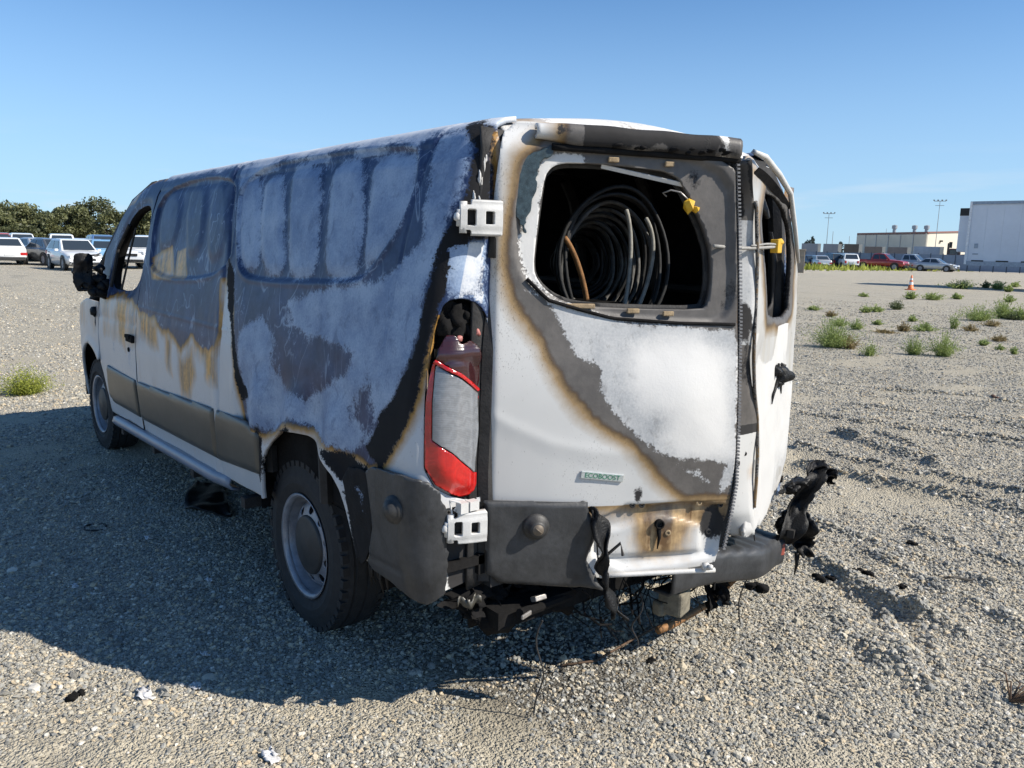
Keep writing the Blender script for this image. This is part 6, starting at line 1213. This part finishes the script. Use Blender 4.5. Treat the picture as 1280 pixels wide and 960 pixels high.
for (a, b_, zt, col, lb) in ((1001, 1027, 3.55, (.23, .25, .28), 'grey trailer box, first beyond the fence from the left'), (1028, 1053, 3.55, (.22, .24, .27), 'grey trailer box with pale end, second from the left'), (1054, 1079, 3.6, (.10, .085, .07), 'dark brown trailer box beyond the fence'), (1080, 1108, 3.2, (.17, .14, .125), 'brownish trailer box behind the red pickup'), (1109, 1140, 3.2, (.18, .16, .155), 'brown-grey trailer box behind the silver pickup'), (1141, 1181, 3.4, (.30, .36, .44), 'pale blue-grey trailer box nearest the big white trailer')):
    boxtrailer(a, b_, zt, TD, col, lb)
tk = empty('truck_cab', polar(1192, 160), azim(1192)+PI*.5, 'dark red-brown truck cab beside the big white trailer', 'truck')
m = MB(); m.box((0, 0, 1.9), (2.2, 2.3, 2.4), tp=.9); o = m.build('cab', plain('dark_cab_paint', (.045, .025, .025), .4), tk); bevel(o, .2, 2); m = MB(); m.box((-1.9, 0, 1.5), (1.8, 1.9, 1.3)); o = m.build('bonnet', bpy.data.materials['dark_cab_paint'], tk); bevel(o, .2, 2)
m = MB(); m.box((0, 1.10, 2.5), (1.2, .06, .7)); m.box((0, -1.10, 2.5), (1.2, .06, .7)); m.build('window', M_cg, tk); m = MB(); m.tube([(.9, .9, 1), (.9, .9, 4.0)], .16, 8); m.box((.6, .5, 3.7), (.5, .6, 1.0)); m.build('exhaust_stack', M_bl, tk)
for x in (-2.0, .4):
    for sg in (1, -1): m = MB(); m.lathe([(-.3*sg, .3), (-.3*sg, .5), (0, .5), (0, 0)], ((x, sg*1.1, .5), (0, 1, 0)), 16); m.build('wheel', M_bl, tk)
# warehouse
WH = np.array(polar(1156, 300)); wl = np.array(polar(1069, 345)); wr_ = np.array(polar(1225, 330))
wh = empty('warehouse', tuple(WH), 0, 'long low warehouse with red roof edge beyond the trailers', 'building')
Mw = plain('cream_wall', (.62, .57, .47), .8, var=.08, scale=.2); Mred = plain('red_trim', (.24, .10, .08), .6); Mdk = plain('vent_metal', (.35, .36, .37), .5, .3)
def wall(nm, a, b_, h0, h1, mat, z0=0, th=.4):
    a, b_ = np.array(a)-WH, np.array(b_)-WH; d_ = (b_-a)/np.linalg.norm(b_-a); nn = np.array((-d_[1], d_[0], 0))*th
    m = MB(); V = [a+(0, 0, z0), b_+(0, 0, z0+(h1-h0 if z0 else 0)), b_+(0, 0, h1), a+(0, 0, h0)]; V = V+[v+nn for v in V]; m.add(V, [(0, 1, 2, 3), (7, 6, 5, 4), (0, 4, 5, 1), (1, 5, 6, 2), (2, 6, 7, 3), (3, 7, 4, 0)]); return m.build(nm, mat, wh)
HC = 9.2
wall('side_wall', wl, WH, HC+.3, HC, Mw); wall('front_wall', WH+(0.02, 0, 0), wr_, HC, HC+1.4, Mw)
wall('roof_edge', wl, WH, HC+.75, HC+.4, Mred, HC-.05, .8); wall('roof_edge', WH, wr_, HC+.4, HC+1.8, Mred, HC-.05, -.3)
bk = wl+(wr_-WH); a4 = [wl-WH, WH-WH, wr_-WH, bk-WH]; m = MB(); m.add([tuple(v+(0, 0, HC+.25)) for v in a4], [(0, 1, 2, 3)]); m.build('roof', Mdk, wh)
for t in (.15, .32, .50, .67, .84):
    p_ = wl*(1-t)+WH*t-WH; m = MB(); m.box(tuple(p_+(0, 0, HC/2)), (.35, .35, HC-.3), Matrix.Rotation(math.atan2(*(WH-wl)[1::-1]), 3, 'Z')); m.build('wall_joint', Mdk, wh)
for px in (1115, 1140, 1155):
    p_ = np.array(polar(px, 335))-WH; m = MB(); m.lathe([(HC, .6), (HC+2.2, .6), (HC+2.3, .95), (HC+3.4, .95), (HC+3.7, 0)], (tuple(p_), (0, 0, 1)), 12); m.build('roof_vent', Mdk, wh)
m = MB(); p_ = (WH*.75+wr_*.25)-WH; m.box(tuple(p_+(-.2, .2, 6.8)), (.9, .9, .5)); m.build('wall_lamp', M_bl, wh)
def mast(px, pyt, dist, label, heads=True):
    b_ = polar(px, dist); hh = CAM[2]+(318+.024*(px-800)*0-pyt)/FPX*dist
    e = empty('light_mast', b_, azim(px), label, 'light mast', 'tall light masts on the horizon'); m = MB(); m.tube([(0, 0, 0), (0, 0, hh)], [.10, .06], 8); m.build('pole', M_steel, e)
    if heads:
        m = MB(); m.box((0, 0, hh), (.15, 3.0, .15)); m.box((0, 0, hh-1.2), (.15, 2.2, .12)); m.build('crossarm', M_steel, e)
        for y in (-1.5, -.5, .5, 1.5): m = MB(); m.box((0, y, hh+.25), (.4, .4, .3)); m.build('lamp_head', M_steel, e)
mast(1032, 272, 260, 'tall thin light mast left of the warehouse'); mast(1168, 258, 260, 'tall light mast behind the warehouse roof, left of the white trailer')
mast(1039, 292, 260, 'short bare mast between the tall mast and the warehouse', False); mast(1060, 297, 280, 'short bare mast close to the left end of the warehouse', False); mast(1105, 288, 340, 'thin bare mast standing on the warehouse roofline', False)
# big white refrigerated trailer
T0 = np.array(polar(1207, 52)); T1 = np.array(polar(1290, 51.2)); dvt = (T1-T0)/np.linalg.norm(T1-T0); az = math.atan2(dvt[1], dvt[0])
rt = empty('refrigerated_trailer', tuple(T0), az, 'big white refrigerated trailer filling the right edge', 'trailer')
Mtr = plain('trailer_white', (.66, .70, .76), .4, var=.06, scale=.8, bmp=.05); Mrail = plain('trailer_rail', (.28, .33, .40), .4, .3); LT = 13.0
m = MB(); m.box((LT/2, 1.3, 2.60), (LT, 2.58, 2.82)); bo = m.build('box', Mtr, rt); rt.scale = (1.14, 1.14, 1.14)
for k in range(18):
    m = MB(); m.box((.72*k+.36+.02, -.004, 2.60), (.716, .008, 2.62)); o = m.build('side_panel', Mtr, bo)
m = MB(); m.box((LT/2, 0, 4.02), (LT+.04, .10, .14)); m.box((LT/2, 0, 1.17), (LT+.02, .08, .20)); m.build('side_rail', Mrail, rt)
m = MB(); m.box((.03, -.03, 2.6), (.10, .10, 2.95)); m.build('corner_post', plain('corner_white', (.75, .76, .77), .4), rt)
for k in range(8): m = MB(); m.box((.55+1.05*k, -.045, 1.30), (.52, .012, .06)); m.build('marker_strip', M_bl, rt)
m = MB(); m.box((-.28, 1.3, 2.75), (.56, 1.9, 2.1)); o = m.build('cooling_unit', Mtr, rt); bevel(o, .06); m = MB(); m.box((-.30, 1.3, 3.62), (.50, 1.92, .36)); m.build('unit_grille', M_bl, o)
m = MB(); m.box((.42, -.02, 2.0), (.16, .02, .22)); m.box((.42, -.02, 1.62), (.24, .02, .06)); m.build('side_label', Mrail, rt)
for y in (.5, 2.1): m = MB(); m.box((4.2, y, .6), (.16, .16, 1.2)); m.box((4.2, y, .05), (.35, .35, .1)); m.build('landing_leg', M_steel, rt)
for x in (10.6, 11.9):
    for y in (.2, 2.4): m = MB(); m.lathe([(-.25, .3), (-.25, .5), (.25, .5), (.25, 0)], ((x, y, .5), (0, 1, 0)), 20); m.build('wheel', M_bl, rt)
m = MB(); m.box((11.2, 1.3, .85), (3, 1.2, .5)); m.build('bogie', M_bl, rt)
# gate post and cone
gp_ = empty('concrete_post', polar(1001, 76), azim(1001), 'weathered concrete post standing just past the right rear door', 'post')
m = MB(); m.box((0, 0, .95), (.5, .72, 1.9), tp=.95); m.box((0, 0, 1.95), (.58, .80, .16)); m.box((0, 0, 1.5), (.515, .735, .06)); o = m.build('shaft', plain('tan_concrete', (.30, .25, .19), .9, var=.3, scale=2, bmp=.4), gp_); bevel(o, .05)
cn = gp(1138, 362.5); ce = empty('traffic_cone', cn, 0, 'orange traffic cone with white bands on the gravel at right', 'cone'); Mor = plain('cone_orange', (.78, .20, .06), .5, var=.1); Mcw = plain('cone_white', (.78, .76, .74), .5, var=.1)
R_ = lambda h: .145-.115*h/.72
m = MB(); m.box((0, 0, .02), (.40, .40, .04)); o = m.build('base', Mor, ce); bevel(o, .015)
m = MB(); m.lathe([(.04, R_(.0)), (.26, R_(.26)), (.26, R_(.26))], ((0, 0, 0), (0, 0, 1)), 20); m.lathe([(.40, R_(.40)), (.48, R_(.48))], ((0, 0, 0), (0, 0, 1)), 20); m.lathe([(.58, R_(.58)), (.72, .03), (.725, 0)], ((0, 0, 0), (0, 0, 1)), 20); m.build('shell', Mor, ce, True)
m = MB(); m.lathe([(.26, R_(.26)+.003), (.40, R_(.40)+.003)], ((0, 0, 0), (0, 0, 1)), 20); m.lathe([(.48, R_(.48)+.003), (.58, R_(.58)+.003)], ((0, 0, 0), (0, 0, 1)), 20); m.build('white_band', Mcw, ce, True)

# ================================================================== trees
M_bark = plain('oak_bark', (.07, .055, .045), .9, var=.4, scale=2, bmp=.4)
def leaf_mat(nm, a, b_):
    m, n, b = newmat(nm); oi = N(n, 'ShaderNodeAttribute', attribute_name='tint').outputs['Fac']; c_ = mix(n, oi, a, b_); n.links.new(c_, b.inputs['Base Color']); b.inputs['Roughness'].default_value = .55
    tr = N(n, 'ShaderNodeBsdfTranslucent'); ms_ = N(n, 'ShaderNodeMixShader'); ms_.inputs[0].default_value = .25; n.links.new(c_, tr.inputs[0]); n.links.new(b.outputs[0], ms_.inputs[1]); n.links.new(tr.outputs[0], ms_.inputs[2]); n.links.new(ms_.outputs[0], n.nodes['Material Output'].inputs[0]); return m
M_leaf = leaf_mat('oak_leaf', (.055, .065, .026), (.19, .20, .085)); M_leaf2 = leaf_mat('pine_leaf', (.02, .03, .02), (.05, .06, .04))
def tree(name, px, dist, hgt, wid, seed, label, nl=5200, airy=.0, mat=None, group='trees behind the parked cars at left', lz=.42):
    r = np.random.default_rng(seed); b_ = polar(px, dist); e = empty(name, b_, r.random()*6, label, 'tree', group)
    nb = 22; cl = []
    for q in range(nb):
        t = r.random(); a = r.random()*6.28; rr_ = wid*.5*math.sqrt(r.random())*(1-.45*abs(t-.35)); cl.append((rr_*math.cos(a), rr_*math.sin(a), hgt*(.22+.66*t), wid*(.13+.10*r.random()), hgt*(.08+.07*r.random())))
    cl.append((0, 0, hgt*.86, wid*.2, hgt*.13))
    m = MB(); m.tube([(0, 0, 0), (.1, 0, hgt*.25), (.2*r.normal(), .2*r.normal(), hgt*.5)], [.04*hgt, .03*hgt, .02*hgt], 8)
    for (x, y, z, a, h) in cl[::2]: m.tube([(.1, 0, hgt*.22), (x*.5, y*.5, z*.65), (x, y, z)], [.018*hgt, .012*hgt, .005*hgt], 6)
    m.build('trunk', M_bark, e, True)
    V, F, T = [], [], []; tn_ = r.random(len(cl))
    for q in range(nl):
        ci = r.integers(len(cl)); x, y, z, a, h = cl[ci]; v = r.normal(0, 1, 3); v /= np.linalg.norm(v); rad = r.random()**.4; p = np.array((x, y, z))+v*np.array((a, a, h))*rad*(1.15+airy*r.random())
        d1 = r.normal(0, 1, 3); d1 /= np.linalg.norm(d1); d2 = np.cross(d1, r.normal(0, 1, 3)); d2 /= np.linalg.norm(d2); s_ = lz*(.5+.8*r.random()); i = len(V)
        V += [p-d1*s_*.5, p+d2*s_*.3, p+d1*s_*.5, p-d2*s_*.3]; F.append((i, i+1, i+2, i+3)); T += [min(1, max(0, tn_[ci]+.22*r.normal()))]*4
    mesh_obj('crown', V, F, mat or M_leaf, e, False, None, dict(tint=T))
TDi = 135
for q, (px, pyt, wpx, lb) in enumerate(((-8, 262, 60, 'oak at the left picture edge'), (14, 254, 60, 'rounded dark oak behind the left white sedan'), (47, 261, 48, 'low bushy oak left of the middle gap'), (64, 267, 40, 'small oak between the low oak and the tall one'), (88, 258, 50, 'oak directly left of the tall airy tree'), (120, 247, 58, 'tallest oak with an airy open crown'), (146, 264, 40, 'oak half hidden behind the van front'), (172, 262, 50, 'oak seen through the front window of the van'), (105, 275, 60, 'low bushy oak below the tallest oak'), (25, 280, 70, 'broad low oak behind the parked suv'), (200, 258, 60, 'oak hidden mostly by the van cab'))):
    hor = 294+.024*(px-60); hh = CAM[2]+(hor-pyt)/FPX*TDi*1.0; tree('oak_tree', px, TDi+ (q % 3)*5, hh*.95, wpx/FPX*TDi*.86, 700+q, lb, 5600 if q != 5 else 4600, .35 if q == 5 else .1)
for px, pyt, lb in ((1008, 303, 'tiny dark conifer on the horizon by the concrete post'), (1014.5, 299, 'small dark conifer on the horizon, taller of two'), (1050, 304, 'tiny dark tree on the horizon left of the warehouse')):
    tree('far_conifer', px, 420, CAM[2]+(319-pyt)/FPX*420, 3.0, int(px), lb, 500, .1, M_leaf2, 'small trees on the far horizon', .9)
